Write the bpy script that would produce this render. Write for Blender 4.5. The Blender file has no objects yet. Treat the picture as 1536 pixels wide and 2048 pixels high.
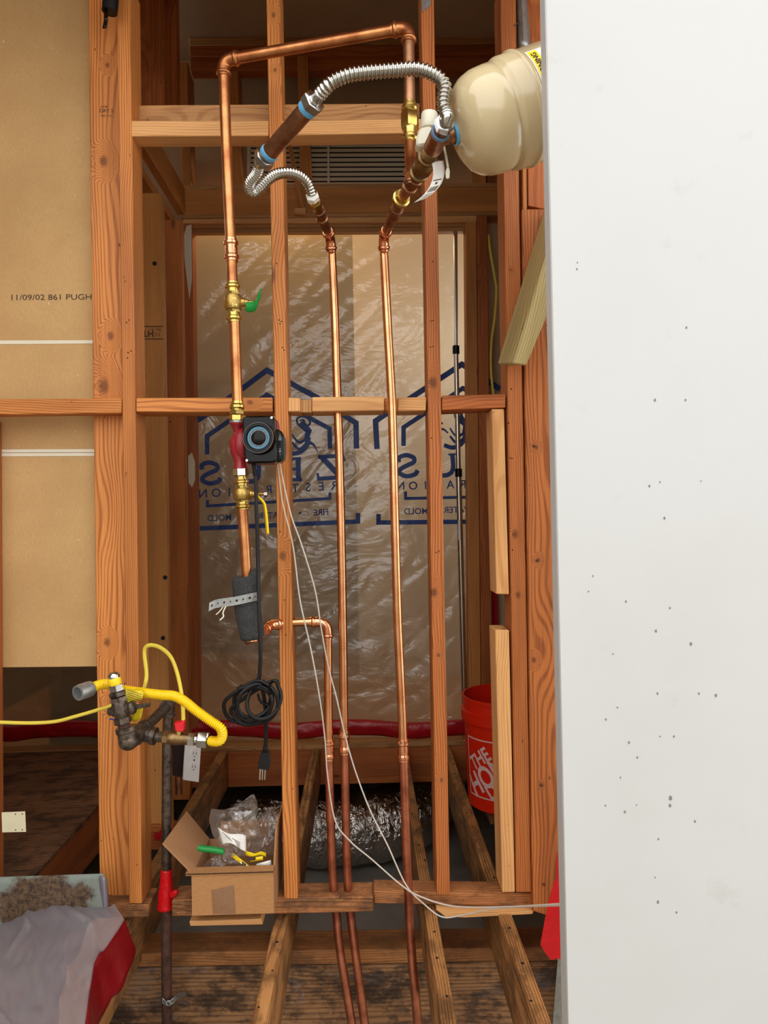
import bpy, bmesh, math, random
from mathutils import Vector, Matrix, noise
random.seed(7)
SC = bpy.context.scene
COL = SC.collection

# ------------------------------------------------------------------ camera
F = 1450.0                      # focal length in pixels of the 1536x2048 frame
CZ = 1.62                       # camera height above the ground
Yc = Vector((729-768, -(1030-1024), -F)).normalized()
Uc = Vector((-0.0165, 1, 0)); Uc = (Uc - Yc*Uc.dot(Yc)).normalized()
Xc = Yc.cross(Uc).normalized()
RM = Matrix((Xc, Yc, Uc))
cam_d = bpy.data.cameras.new('camera'); cam = bpy.data.objects.new('camera', cam_d); COL.objects.link(cam)
cam_d.sensor_fit = 'VERTICAL'; cam_d.sensor_height = 36; cam_d.lens = F/2048*36
cam_d.clip_start = 0.02; cam_d.clip_end = 100
cam.matrix_world = Matrix.Translation((0, 0, CZ)) @ RM.to_4x4()
SC.camera = cam

def P(u, v, Y):
    d = RM @ Vector(((u-768)/F, -(v-1024)/F, -1))
    return Vector((0, 0, CZ)) + d*(Y/d.y)

# ------------------------------------------------------------------ world, lights, exposure
wd = bpy.data.worlds.new('sky'); SC.world = wd; wd.use_nodes = True
bg = wd.node_tree.nodes['Background']
bg.inputs[0].default_value = (1.0, 0.995, 0.975, 1); bg.inputs[1].default_value = 1.0
SC.view_settings.view_transform = 'Standard'; SC.view_settings.look = 'None'
SC.view_settings.gamma = 1; SC.view_settings.use_curve_mapping = False
SC.view_settings.exposure = 1.35

def lamp(name, loc, power, col, r=0.04):
    l = bpy.data.lights.new(name, 'POINT'); l.energy = power; l.color = col; l.shadow_soft_size = r
    o = bpy.data.objects.new(name, l); COL.objects.link(o); o.location = loc
    return o
lamp('work_lamp', P(572, 425, 3.75), 7, (1.0, 0.6, 0.24))
lamp('fill_lamp', (0.7, 4.0, 2.6), 6.0, (1.0, 0.92, 0.8), 0.15)  # unseen fill lamp, added to brighten the room behind the sheeting

# ------------------------------------------------------------------ node helpers
class NT:
    def __init__(s, name):
        s.m = bpy.data.materials.new(name); s.m.use_nodes = True
        s.t = s.m.node_tree; s.t.nodes.clear()
        s.out = s.n('ShaderNodeOutputMaterial')
    def n(s, typ, **kw):
        nd = s.t.nodes.new(typ)
        for k, v in kw.items(): setattr(nd, k, v)
        return nd
    def set(s, sock, v):
        if hasattr(v, 'is_output') or isinstance(v, bpy.types.NodeSocket): s.t.links.new(v, sock)
        elif isinstance(v, (tuple, list)) and sock.type == 'RGBA' and len(v) == 3: sock.default_value = (*v, 1)
        else: sock.default_value = v
    def math(s, op, a, b=None, c=None, clamp=False):
        nd = s.n('ShaderNodeMath', operation=op, use_clamp=clamp)
        for i, x in enumerate((a, b, c)):
            if x is not None: s.set(nd.inputs[i], x)
        return nd.outputs[0]
    def vmath(s, op, a, b=None):
        nd = s.n('ShaderNodeVectorMath', operation=op)
        s.set(nd.inputs[0], a)
        if b is not None: s.set(nd.inputs[1], b)
        return nd.outputs['Value'] if op in ('LENGTH', 'DISTANCE', 'DOT_PRODUCT') else nd.outputs[0]
    def noise(s, v, scale, detail=3, rough=0.55, dist=0.0):
        nd = s.n('ShaderNodeTexNoise'); s.set(nd.inputs['Vector'], v); nd.inputs['Scale'].default_value = scale
        nd.inputs['Detail'].default_value = detail; nd.inputs['Roughness'].default_value = rough; nd.inputs['Distortion'].default_value = dist
        return nd.outputs['Fac']
    def ramp(s, f, lo, hi, a=0.0, b=1.0):
        nd = s.n('ShaderNodeMapRange', interpolation_type='SMOOTHSTEP'); s.set(nd.inputs[0], f)
        for i, x in zip((1, 2, 3, 4), (lo, hi, a, b)): nd.inputs[i].default_value = x
        return nd.outputs[0]
    def mix(s, f, a, b, mode='MIX'):
        nd = s.n('ShaderNodeMix', data_type='RGBA', blend_type=mode)
        s.set(nd.inputs[0], f); s.set(nd.inputs[6], a); s.set(nd.inputs[7], b)
        return nd.outputs[2]
    def bump(s, h, dist=0.001, strength=1.0):
        nd = s.n('ShaderNodeBump'); s.set(nd.inputs['Height'], h)
        nd.inputs['Distance'].default_value = dist; nd.inputs['Strength'].default_value = strength
        return nd.outputs[0]
    def bsdf(s, col, rough=0.5, metal=0.0, normal=None, spec=0.5, **kw):
        nd = s.n('ShaderNodeBsdfPrincipled')
        s.set(nd.inputs['Base Color'], col); s.set(nd.inputs['Roughness'], rough); s.set(nd.inputs['Metallic'], metal)
        s.set(nd.inputs['Specular IOR Level'], spec)
        for k, v in kw.items(): s.set(nd.inputs[k.replace('_', ' ')], v)
        if normal is not None: s.t.links.new(normal, nd.inputs['Normal'])
        return nd.outputs[0]
    def finish(s, sh):
        s.t.links.new(sh, s.out.inputs[0]); return s.m
    def obj(s): return s.n('ShaderNodeTexCoord').outputs['Object']
    def attr(s, name): return s.n('ShaderNodeAttribute', attribute_name=name).outputs['Vector']
    def pos(s): return s.n('ShaderNodeNewGeometry').outputs['Position']

def srgb(r, g, b):
    f = lambda c: (c/255/12.92) if c/255 <= 0.04045 else ((c/255+0.055)/1.055)**2.4
    return (f(r), f(g), f(b))

def wood(name, light, dark, knot=(0.09, 0.03, 0.012), rings=0.0045, amount=0.66, rough=0.55, dirt=0.0, dirt_col=(0.02, 0.014, 0.01), knots=(), pits=0.0, mould=False):
    """sawn lumber; reads the per-vertex grain coordinate 'wc' (x runs along the board)"""
    t = NT(name); v = t.attr('wc')
    sx = t.n('ShaderNodeSeparateXYZ'); t.set(sx.inputs[0], v)
    flat = t.n('ShaderNodeCombineXYZ'); t.set(flat.inputs[1], sx.outputs[1]); t.set(flat.inputs[2], sx.outputs[2])
    r = t.vmath('LENGTH', flat.outputs[0])
    warp = t.noise(t.vmath('MULTIPLY', v, (1.6, 7, 7)), 1.0, 2)
    vor = t.n('ShaderNodeTexVoronoi'); t.set(vor.inputs['Vector'], t.vmath('MULTIPLY', v, (2.3, 7.5, 7.5))); vor.inputs['Scale'].default_value = 1
    kd = vor.outputs['Distance']
    kwide = t.ramp(kd, 0.0, 0.42, 1.0, 0.0); kin = t.ramp(kd, 0.04, 0.09, 0.8, 0.0)
    r2 = t.math('ADD', r, t.math('MULTIPLY', warp, 0.03))
    r2 = t.math('ADD', r2, t.math('MULTIPLY', kwide, 0.012))
    for (kp, kr) in knots:                               # knots seen in the photograph, in grain coordinates
        dv = t.vmath('MULTIPLY', t.vmath('SUBTRACT', v, tuple(kp)), (0.72, 1.0, 0.12))
        dl = t.math('ADD', t.vmath('LENGTH', dv), t.math('MULTIPLY', t.noise(v, 60, 2), kr*0.5))
        r2 = t.math('ADD', r2, t.ramp(dl, 0.0, kr*3.2, 0.045, 0.0))
        kin = t.math('MAXIMUM', kin, t.ramp(dl, kr*0.5, kr*1.25, 0.75, 0.0))
    ring = t.math('SINE', t.math('MULTIPLY', r2, 6.2832/rings))
    ring = t.ramp(ring, -0.3, 1.0)
    streak = t.noise(t.vmath('MULTIPLY', v, (5, 260, 260)), 1.0, 2)
    f = t.math('ADD', t.math('MULTIPLY', ring, amount), t.math('MULTIPLY', t.math('SUBTRACT', streak, 0.5), 1.15), clamp=True)
    col = t.mix(f, light, dark)
    big = t.noise(t.vmath('MULTIPLY', v, (1.3, 12, 12)), 1.0, 3)
    col = t.mix(t.ramp(big, 0.35, 0.75, 0.0, 0.5), col, tuple(c*0.7 for c in dark))
    spk = t.noise(t.vmath('MULTIPLY', v, (55, 90, 90)), 1.0, 1)
    col = t.mix(t.ramp(spk, 0.77, 0.80, 0.0, 0.8), col, tuple(c*0.25 for c in dark))
    kc = t.mix(t.ramp(t.noise(v, 240, 3), 0.4, 0.65), tuple(c*0.5 for c in dark), knot)
    col = t.mix(kin, col, kc)
    if dirt:
        dn = t.noise(t.vmath('MULTIPLY', v, (9, 16, 16)), 1.0, 6, 0.7)
        col = t.mix(t.math('MULTIPLY', t.ramp(dn, 0.42, 0.62), dirt), col, dirt_col)
        sp = t.noise(t.vmath('MULTIPLY', v, (40, 60, 60)), 1.0, 4, 0.7)
        col = t.mix(t.ramp(sp, 0.64, 0.72, 0.0, 0.6*dirt), col, tuple(min(1, c*1.9) for c in light))
    if mould:
        mn = t.noise(t.vmath('MULTIPLY', v, (4.5, 11, 11)), 1.0, 6, 0.72, 0.6)
        col = t.mix(t.ramp(mn, 0.52, 0.72, 0.0, 0.75), col, (0.21, 0.185, 0.19))
    h = t.math('ADD', t.math('MULTIPLY', ring, 0.35), t.math('MULTIPLY', streak, 0.65))
    return t.finish(t.bsdf(col, rough, normal=t.bump(h, 0.0007 + pits), spec=0.35))

def plain(name, col, rough=0.5, metal=0.0, var=0.0, vscale=40, bump=0.0, spec=0.5, var_col=None, **kw):
    t = NT(name); o = t.obj(); c = col; nrm = None
    if var:
        c = t.mix(t.ramp(t.noise(o, vscale, 5, 0.65), 0.35, 0.7, 0.0, var), col, var_col or tuple(x*0.45 for x in col))
    if bump: nrm = t.bump(t.noise(o, vscale*2, 4), bump)
    return t.finish(t.bsdf(c, rough, metal, nrm, spec, **kw))

M = {}
M['fir'] = wood('fir_orange', srgb(222, 144, 74), srgb(152, 78, 28))
M['fir2'] = wood('fir_warm', srgb(208, 128, 64), srgb(140, 68, 24))
M['fir_red'] = wood('fir_red', srgb(190, 108, 54), srgb(122, 56, 22), amount=0.4)
M['fir_brown'] = wood('fir_brown', srgb(204, 136, 72), srgb(146, 84, 34), amount=0.35)
M['fir_old'] = wood('fir_old', srgb(188, 128, 76), srgb(112, 64, 30), amount=0.55, dirt=0.45)
M['pine'] = wood('pine_pale', srgb(234, 178, 116), srgb(192, 124, 66), amount=0.45)
M['pine2'] = wood('pine_tan', srgb(198, 146, 92), srgb(142, 88, 46), amount=0.45)
M['fir_tan'] = wood('fir_tan', srgb(212, 150, 82), srgb(164, 102, 48), amount=0.4)
M['green'] = wood('treated_green', srgb(196, 176, 122), srgb(142, 124, 74), amount=0.5, knot=(0.06, 0.06, 0.02), rings=0.006)
M['plate'] = wood('plate_weathered', srgb(198, 132, 80), srgb(118, 66, 34), amount=0.45, dirt=0.65, pits=0.002)
M['joist'] = wood('joist_old', srgb(206, 150, 92), srgb(122, 72, 34), amount=0.6, dirt=0.6, pits=0.002, rings=0.006)
M['ply'] = wood('plywood_weathered', srgb(158, 112, 78), srgb(96, 60, 38), amount=0.5, rings=0.02, dirt=0.7, dirt_col=(0.012, 0.008, 0.006))
M['beam'] = wood('beam_mouldy', srgb(168, 124, 84), srgb(96, 62, 40), amount=0.6, dirt=0.85, dirt_col=(0.014, 0.011, 0.011), rings=0.009, mould=True)
M['hole'] = plain('nail_hole', (0.012, 0.006, 0.004), 0.9)
M['ink'] = plain('stamp_ink', (0.06, 0.03, 0.018), 0.8)

def mk_copper(name, c1, c2, rough):
    t = NT(name); o = t.obj()
    n1 = t.noise(o, 14, 4, 0.6); n2 = t.noise(o, 120, 3)
    col = t.mix(t.ramp(n1, 0.35, 0.7), c1, c2)
    rg = t.math('ADD', rough, t.math('MULTIPLY', n1, 0.12))
    return t.finish(t.bsdf(col, rg, 1.0, t.bump(n2, 0.0002)))
M['copper'] = mk_copper('copper_new', srgb(240, 178, 130), srgb(218, 146, 98), 0.2)
M['copper_used'] = mk_copper('copper_dull', srgb(212, 148, 96), srgb(166, 102, 64), 0.3)
M['copper_dark'] = mk_copper('copper_dark', srgb(200, 150, 112), srgb(134, 92, 68), 0.34)
M['copper_low'] = mk_copper('copper_oxidised', srgb(206, 132, 102), srgb(150, 86, 66), 0.34)
M['copper_bright'] = mk_copper('copper_fitting', srgb(250, 186, 146), srgb(226, 150, 112), 0.12)
M['brass'] = mk_copper('brass', srgb(232, 212, 136), srgb(196, 166, 86), 0.2)
M['brass_cast'] = plain('brass_cast', srgb(196, 162, 92), 0.42, 1.0, 0.5, 90, 0.0006)
M['brass_dark'] = plain('brass_tarnished', srgb(150, 122, 82), 0.4, 1.0, 0.7, 60, 0.0006)
M['steel'] = plain('steel_bright', srgb(190, 190, 188), 0.16, 1.0, 0.2, 60)
M['flex'] = plain('stainless_flex', srgb(182, 180, 174), 0.2, 1.0)
M['galv'] = plain('galvanised', srgb(176, 180, 180), 0.42, 0.8, 0.5, 60)
M['iron'] = plain('black_iron', srgb(110, 97, 87), 0.36, 0.75, 0.8, 70, 0.0008, var_col=srgb(30, 24, 22))
M['iron_rust'] = plain('rusty_iron', srgb(96, 62, 50), 0.7, 0.2, 0.8, 45, 0.0015, var_col=srgb(40, 26, 22))
M['dark_chrome'] = plain('dark_chrome', srgb(96, 92, 90), 0.2, 1.0)
M['blue_tape'] = plain('blue_tape', srgb(96, 176, 226), 0.4, 0, 0.3, 50, 0.001)
M['blue_paste'] = plain('blue_paste', srgb(110, 150, 190), 0.5, 0, 0.6, 160, 0.002)
M['tank'] = plain('tank_paint', srgb(212, 196, 158), 0.28, 0, 0.06, 8, coat=None) if False else plain('tank_paint', srgb(208, 190, 150), 0.2, 0, 0.08, 9, Coat_Weight=0.6, Coat_Roughness=0.06)
M['white_plastic'] = plain('white_plastic', srgb(232, 228, 208), 0.4, 0, 0.06, 30)
M['white'] = plain('white_paper', srgb(236, 234, 228), 0.6)
M['yellow'] = plain('yellow_coating', srgb(246, 206, 14), 0.38, spec=0.5)
M['yellow_cable'] = plain('yellow_cable', srgb(240, 218, 84), 0.42)
M['yellow_tag'] = plain('yellow_film', srgb(222, 196, 20), 0.3, 0, 0.4, 200, 0.001)
M['yellow_label'] = plain('yellow_label', srgb(246, 214, 20), 0.4)
M['black'] = plain('black_plastic', (0.004, 0.004, 0.0045), 0.2, spec=0.2)
M['black_rubber'] = plain('black_rubber', (0.006, 0.006, 0.007), 0.42, spec=0.3)
M['foam'] = plain('black_foam', (0.075, 0.076, 0.078), 0.95, 0, 0.85, 260, 0.003, spec=0.1)
M['maroon'] = plain('maroon_enamel', srgb(150, 30, 40), 0.35, 0, 0.3, 50)
M['dial_blue'] = plain('dial_blue', srgb(60, 130, 165), 0.4)
M['grey_print'] = plain('grey_print', srgb(190, 195, 198), 0.5)
M['green_handle'] = plain('green_vinyl', srgb(20, 140, 60), 0.35)
M['red_handle'] = plain('red_plastic', srgb(214, 26, 40), 0.35)
M['red_tape'] = plain('red_tape', srgb(206, 8, 22), 0.28, 0, 0.2, 30, 0.003)
M['red_tape_dull'] = plain('red_tape_dull', srgb(178, 14, 26), 0.3, 0, 0.3, 12, 0.004)
M['red_tape_dark'] = plain('red_tape_dark', srgb(122, 2, 14), 0.35, 0, 0.3, 12, 0.003)
M['bucket'] = plain('orange_bucket', srgb(226, 38, 8), 0.38, 0, 0.08, 20)
M['bucket_print'] = plain('bucket_print', srgb(232, 196, 190), 0.5)
M['alu'] = plain('aluminium', srgb(206, 204, 200), 0.25, 1.0)
M['navy'] = plain('navy_print', srgb(26, 62, 128), 0.5)
M['navy_tag'] = plain('blue_plastic', srgb(40, 60, 170), 0.4)
M['box_metal'] = plain('junction_box', srgb(52, 38, 34), 0.5, 0.4, 0.4, 30)
M['outlet'] = plain('outlet_white', srgb(244, 242, 240), 0.4)
M['outlet_slot'] = plain('outlet_slot', srgb(120, 116, 114), 0.5)
M['concrete'] = plain('concrete', srgb(150, 144, 134), 0.9, 0, 0.5, 6, 0.004)
M['soil'] = plain('ground_grey', srgb(150, 144, 136), 0.9, 0, 0.4, 5, 0.006)
M['yard'] = plain('yard_ground', srgb(150, 140, 124), 0.95, 0, 0.4, 4, 0.01)
M['wire'] = plain('thin_grey_wire', srgb(206, 196, 184), 0.5)
M['plate_steel'] = plain('zinc_plate', srgb(232, 224, 190), 0.4, 0.25, 0.1, 30)
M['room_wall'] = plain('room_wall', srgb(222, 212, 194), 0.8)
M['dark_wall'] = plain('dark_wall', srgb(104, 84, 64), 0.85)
M['side_blocker'] = plain('side_blocker_brown', srgb(120, 104, 88), 0.8, 0, 0.2, 3)
M['reflection_board'] = plain('reflection_board_grey', srgb(186, 178, 164), 0.85, 0, 0.4, 2)
M['gypsum_edge'] = plain('gypsum_white', srgb(226, 216, 194), 0.7)

def mk_drywall():
    t = NT('drywall_paper'); o = t.obj()
    n1 = t.noise(o, 3, 4); n2 = t.noise(t.vmath('MULTIPLY', o, (300, 300, 90)), 1, 3)
    col = t.mix(t.ramp(n1, 0.3, 0.75), srgb(202, 164, 112), srgb(184, 146, 98))
    col = t.mix(t.ramp(n2, 0.4, 0.75, 0.0, 0.25), col, srgb(160, 122, 80))
    sc = t.noise(t.vmath('MULTIPLY', o, (90, 90, 60)), 1.0, 2)
    col = t.mix(t.ramp(sc, 0.74, 0.78, 0, 0.6), col, srgb(244, 232, 206))
    col = t.mix(t.ramp(t.noise(o, 120, 2), 0.76, 0.8, 0, 0.6), col, srgb(110, 80, 50))
    return t.finish(t.bsdf(col, 0.75, 0, t.bump(n2, 0.0004), 0.25))
M['drywall'] = mk_drywall()
M['drywall_grey'] = plain('drywall_grey_paper', srgb(186, 160, 128), 0.8, 0, 0.2, 4)

def mk_panel():
    t = NT('white_panel_paint'); o = t.obj()
    n1 = t.noise(o, 2.2, 4)
    col = t.mix(t.ramp(n1, 0.4, 0.8, 0.0, 0.5), srgb(189, 190, 190), srgb(181, 181, 178))
    col = t.mix(t.ramp(t.noise(o, 14, 5, 0.65), 0.62, 0.74, 0, 0.35), col, srgb(172, 172, 168))
    return t.finish(t.bsdf(col, 0.45, 0, t.bump(t.noise(o, 9, 2), 0.0008), 0.35))
M['panel'] = mk_panel()
M['chip'] = plain('paint_chip', srgb(120, 120, 117), 0.7, 0, 0.4, 200)

def mk_poly(name, col, opac, gloss, rough, bscale, bdist, stretch=(1, 1, 1), trans=0.5):
    t = NT(name); o = t.obj()
    v = t.vmath('MULTIPLY', o, stretch)
    h = t.math('ADD', t.noise(v, bscale, 4, 0.5, 1.2), t.math('MULTIPLY', t.noise(v, bscale*4, 2), 0.15))
    nrm = t.bump(h, bdist)
    d = t.n('ShaderNodeBsdfDiffuse'); t.set(d.inputs[0], col); t.t.links.new(nrm, d.inputs['Normal'])
    tr = t.n('ShaderNodeBsdfTranslucent'); t.set(tr.inputs[0], col)
    tp = t.n('ShaderNodeBsdfTransparent')
    gl = t.n('ShaderNodeBsdfGlossy'); t.set(gl.inputs[0], (0.9, 0.9, 0.9)); gl.inputs['Roughness'].default_value = rough
    t.t.links.new(nrm, gl.inputs['Normal'])
    lw = t.n('ShaderNodeLayerWeight'); lw.inputs[0].default_value = 0.35; t.t.links.new(nrm, lw.inputs['Normal'])
    def mx(f, a, b):
        m = t.n('ShaderNodeMixShader'); t.set(m.inputs[0], f); t.t.links.new(a, m.inputs[1]); t.t.links.new(b, m.inputs[2]); return m.outputs[0]
    body = mx(opac, tp.outputs[0], mx(trans, d.outputs[0], tr.outputs[0]))
    g = t.math('ADD', gloss, t.math('MULTIPLY', lw.outputs['Facing'], gloss*1.5), clamp=True)
    return t.finish(mx(g, body, gl.outputs[0]))
M['sheeting'] = mk_poly('poly_sheeting', srgb(200, 186, 160), 0.62, 0.1, 0.2, 3.2, 0.02, (0.9, 1, 1.6), trans=0.55)
M['sheet_grey'] = mk_poly('poly_grey', srgb(170, 164, 174), 0.85, 0.06, 0.3, 4, 0.004)
M['sheet_pale'] = mk_poly('poly_pale', srgb(206, 188, 188), 0.6, 0.08, 0.3, 5, 0.004)
M['bag'] = mk_poly('clear_bag', srgb(226, 224, 222), 0.09, 0.16, 0.07, 26, 0.006, trans=0.5)

def mk_foil():
    t = NT('foil'); o = t.obj()
    h = t.noise(t.vmath('MULTIPLY', o, (30, 17, 17)), 1, 3, 0.5, 1.6)
    return t.finish(t.bsdf(srgb(226, 222, 216), 0.24, 1.0, t.bump(h, 0.02)))
M['foil'] = mk_foil()

def mk_card():
    t = NT('cardboard'); o = t.obj()
    n = t.noise(t.vmath('MULTIPLY', o, (60, 60, 200)), 1, 3)
    col = t.mix(n, srgb(190, 140, 92), srgb(164, 116, 72))
    return t.finish(t.bsdf(col, 0.75, 0, t.bump(n, 0.0004), 0.25))
M['card'] = mk_card()
M['card_in'] = plain('cardboard_inside', srgb(170, 124, 84), 0.8, 0, 0.15, 60)
M['card_edge'] = plain('cardboard_edge', srgb(92, 62, 42), 0.9, 0, 0.5, 300)
M['clear_tape'] = mk_poly('clear_tape', srgb(180, 132, 84), 0.5, 0.15, 0.15, 60, 0.002)

def mk_flash():
    t = NT('rusted_flashing'); o = t.obj()
    sp = t.n('ShaderNodeSeparateXYZ'); t.set(sp.inputs[0], o)
    n = t.noise(o, 16, 7, 0.7)
    body = t.ramp(t.vmath('LENGTH', t.vmath('MULTIPLY', t.vmath('SUBTRACT', o, (0.008, 0, 0.012)), (5.0, 0, 8))), 0.3, 1.05, 0.40, -0.25)
    f = t.ramp(t.math('ADD', n, body), 0.6, 0.78)
    grey = t.mix(t.noise(o, 60, 5, 0.7), srgb(142, 149, 142), srgb(106, 114, 106))
    rust = t.mix(t.ramp(t.noise(o, 90, 5, 0.7), 0.35, 0.65), srgb(52, 37, 28), srgb(104, 80, 58))
    return t.finish(t.bsdf(t.mix(f, grey, rust), 0.6, 0.1, t.bump(n, 0.0006), 0.4))
M['flashing'] = mk_flash()

# ------------------------------------------------------------------ object helpers
WL = {}
def empty(name, loc, label=None, cat=None, group=None, kind=None, parent=None):
    o = bpy.data.objects.new(name, None); COL.objects.link(o); o.empty_display_size = 0.05
    loc = Vector(loc); o.location = loc; WL[o.name] = loc.copy()
    tag(o, label, cat, group, kind); return o
def tag(o, label=None, cat=None, group=None, kind=None):
    if label: o['label'] = label
    if cat: o['category'] = cat
    if group: o['group'] = group
    if kind: o['kind'] = kind
    return o

def smooth_path(pts, n=8, radii=None):
    """Catmull-Rom through the points"""
    q = [Vector(p) for p in pts]; out = []; ro = []
    for i in range(len(q)-1):
        a, b, c, d = q[max(i-1, 0)], q[i], q[i+1], q[min(i+2, len(q)-1)]
        for k in range(n):
            t = k/n
            out.append(0.5*((2*b)+(c-a)*t+(2*a-5*b+4*c-d)*t*t+(3*b-a-3*c+d)*t**3))
    out.append(q[-1]); return out
def resample(path, step):
    L = [0]
    for a, b in zip(path, path[1:]): L.append(L[-1]+(b-a).length)
    n = max(2, int(L[-1]/step)); out = []; j = 0
    for i in range(n+1):
        s = L[-1]*i/n
        while j < len(L)-2 and L[j+1] < s: j += 1
        t = (s-L[j])/max(1e-9, L[j+1]-L[j]); out.append(path[j].lerp(path[j+1], t))
    return out

class B:
    def __init__(s): s.bm = bmesh.new()
    def prism(s, poly, ext):
        ext = Vector(ext); n = len(poly)
        a = [s.bm.verts.new(p) for p in poly]; b = [s.bm.verts.new(Vector(p)+ext) for p in poly]
        s.bm.faces.new(a); s.bm.faces.new(b[::-1])
        for i in range(n): s.bm.faces.new((a[i], b[i], b[(i+1) % n], a[(i+1) % n]))
        return s
    def box(s, lo, hi):
        (x0, y0, z0), (x1, y1, z1) = lo, hi
        return s.prism([(x0, y0, z0), (x1, y0, z0), (x1, y0, z1), (x0, y0, z1)], (0, y1-y0, 0))
    def obox(s, c, ax, ay, az, size):
        c = Vector(c); h = [Vector(a).normalized()*d/2 for a, d in zip((ax, ay, az), size)]
        return s.prism([c-h[0]-h[1]-h[2], c+h[0]-h[1]-h[2], c+h[0]-h[1]+h[2], c-h[0]-h[1]+h[2]], 2*h[1])
    def tube(s, path, r, seg=16, caps=True, wob=None):
        path = [Vector(p) for p in path]; n = len(path)
        rr = r if isinstance(r, (list, tuple)) else [r]*n
        T = []
        for i in range(n):
            d = path[min(i+1, n-1)]-path[max(i-1, 0)]
            T.append(d.normalized() if d.length > 1e-9 else Vector((0, 0, 1)))
        up = Vector((0, 1, 0)) if abs(T[0].y) < 0.9 else Vector((1, 0, 0))
        N = (up-T[0]*up.dot(T[0])).normalized(); rings = []
        for i in range(n):
            N = (N-T[i]*N.dot(T[i])).normalized(); Bn = T[i].cross(N)
            ring = []
            for k in range(seg):
                a = 2*math.pi*k/seg; q = rr[i]
                if wob: q *= wob(i/(n-1), a)
                ring.append(s.bm.verts.new(path[i]+(N*math.cos(a)+Bn*math.sin(a))*q))
            rings.append(ring)
        for i in range(n-1):
            for k in range(seg):
                s.bm.faces.new((rings[i][k], rings[i][(k+1) % seg], rings[i+1][(k+1) % seg], rings[i+1][k]))
        if caps: s.bm.faces.new(rings[0][::-1]); s.bm.faces.new(rings[-1])
        return s
    def lathe(s, o, ax, prof, seg=24, rot=0.0, caps=True):
        o = Vector(o); ax = Vector(ax).normalized()
        up = Vector((0, 0, 1)) if abs(ax.z) < 0.9 else Vector((0, 1, 0))
        N = (up-ax*up.dot(ax)).normalized(); Bn = ax.cross(N); rings = []
        for t, r in prof:
            rings.append([s.bm.verts.new(o+ax*t+(N*math.cos(rot+2*math.pi*k/seg)+Bn*math.sin(rot+2*math.pi*k/seg))*max(r, 1e-5)) for k in range(seg)])
        for i in range(len(rings)-1):
            for k in range(seg):
                s.bm.faces.new((rings[i][k], rings[i][(k+1) % seg], rings[i+1][(k+1) % seg], rings[i+1][k]))
        if caps: s.bm.faces.new(rings[0][::-1]); s.bm.faces.new(rings[-1])
        return s
    def grid(s, fn, nu, nv):
        g = [[s.bm.verts.new(fn(i/nu, j/nv)) for j in range(nv+1)] for i in range(nu+1)]
        for i in range(nu):
            for j in range(nv): s.bm.faces.new((g[i][j], g[i+1][j], g[i+1][j+1], g[i][j+1]))
        return s
    def poly(s, pts):
        s.bm.faces.new([s.bm.verts.new(p) for p in pts]); return s
    def sphere(s, c, r, sub=2, scale=(1, 1, 1), fn=None):
        vs = bmesh.ops.create_icosphere(s.bm, subdivisions=sub, radius=1)['verts']
        for v in vs:
            d = v.co.normalized(); q = r*(fn(d) if fn else 1)
            v.co = Vector(c)+Vector((d.x*scale[0], d.y*scale[1], d.z*scale[2]))*q
        return s
    def disc(s, c, nrm, r, thick=0.0006, seg=10):
        return s.lathe(Vector(c), nrm, [(0, r), (thick, r)], seg)
    def build(s, name, mat, parent=None, label=None, cat=None, group=None, kind=None, smooth=True, bevel=0.0, grain=None, seed=None, solid=0.0, sharp=35):
        bm = s.bm
        if bevel: bmesh.ops.bevel(bm, geom=list(bm.edges), offset=bevel, segments=1, profile=0.5, affect='EDGES', clamp_overlap=True)
        bmesh.ops.recalc_face_normals(bm, faces=bm.faces)
        xs = [v.co for v in bm.verts]
        c = Vector([(min(p[i] for p in xs)+max(p[i] for p in xs))/2 for i in range(3)])
        me = bpy.data.meshes.new(name)
        wcs = None
        if grain is not None:
            ax = Vector(grain).normalized(); ref = Vector((0, 1, 0)) if abs(ax.y) < 0.8 else Vector((1, 0, 0))
            bx = ref.cross(ax).normalized(); cx = ax.cross(bx)
            rs = random.Random(seed if seed is not None else hash((round(c.x, 3), round(c.y, 3), round(c.z, 3))))
            off = Vector((rs.uniform(0, 50), rs.choice((-1, 1))*rs.uniform(0.01, 0.12), rs.choice((-1, 1))*rs.uniform(0.03, 0.12)))
            wcs = [Vector((p.dot(ax), (p-c).dot(bx), (p-c).dot(cx)))+off for p in xs]
            s.wcf = lambda p: Vector((Vector(p).dot(ax), (Vector(p)-c).dot(bx), (Vector(p)-c).dot(cx)))+off
        for v in bm.verts: v.co -= c
        bm.to_mesh(me); bm.free()
        if wcs:
            at = me.attributes.new('wc', 'FLOAT_VECTOR', 'POINT')
            at.data.foreach_set('vector', [q for w in wcs for q in w])
        o = bpy.data.objects.new(name, me); COL.objects.link(o)
        if mat is not None: me.materials.append(M[mat] if isinstance(mat, str) else mat)
        if smooth:
            me.polygons.foreach_set('use_smooth', [True]*len(me.polygons)); me.set_sharp_from_angle(angle=math.radians(sharp))
        o.location = c
        if parent is not None:
            o.parent = parent; o.location = c-WL[parent.name]
        WL[o.name] = c.copy()
        if solid:
            md = o.modifiers.new('thickness', 'SOLIDIFY'); md.thickness = solid; md.offset = 0
        return tag(o, label, cat, group, kind)

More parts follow.
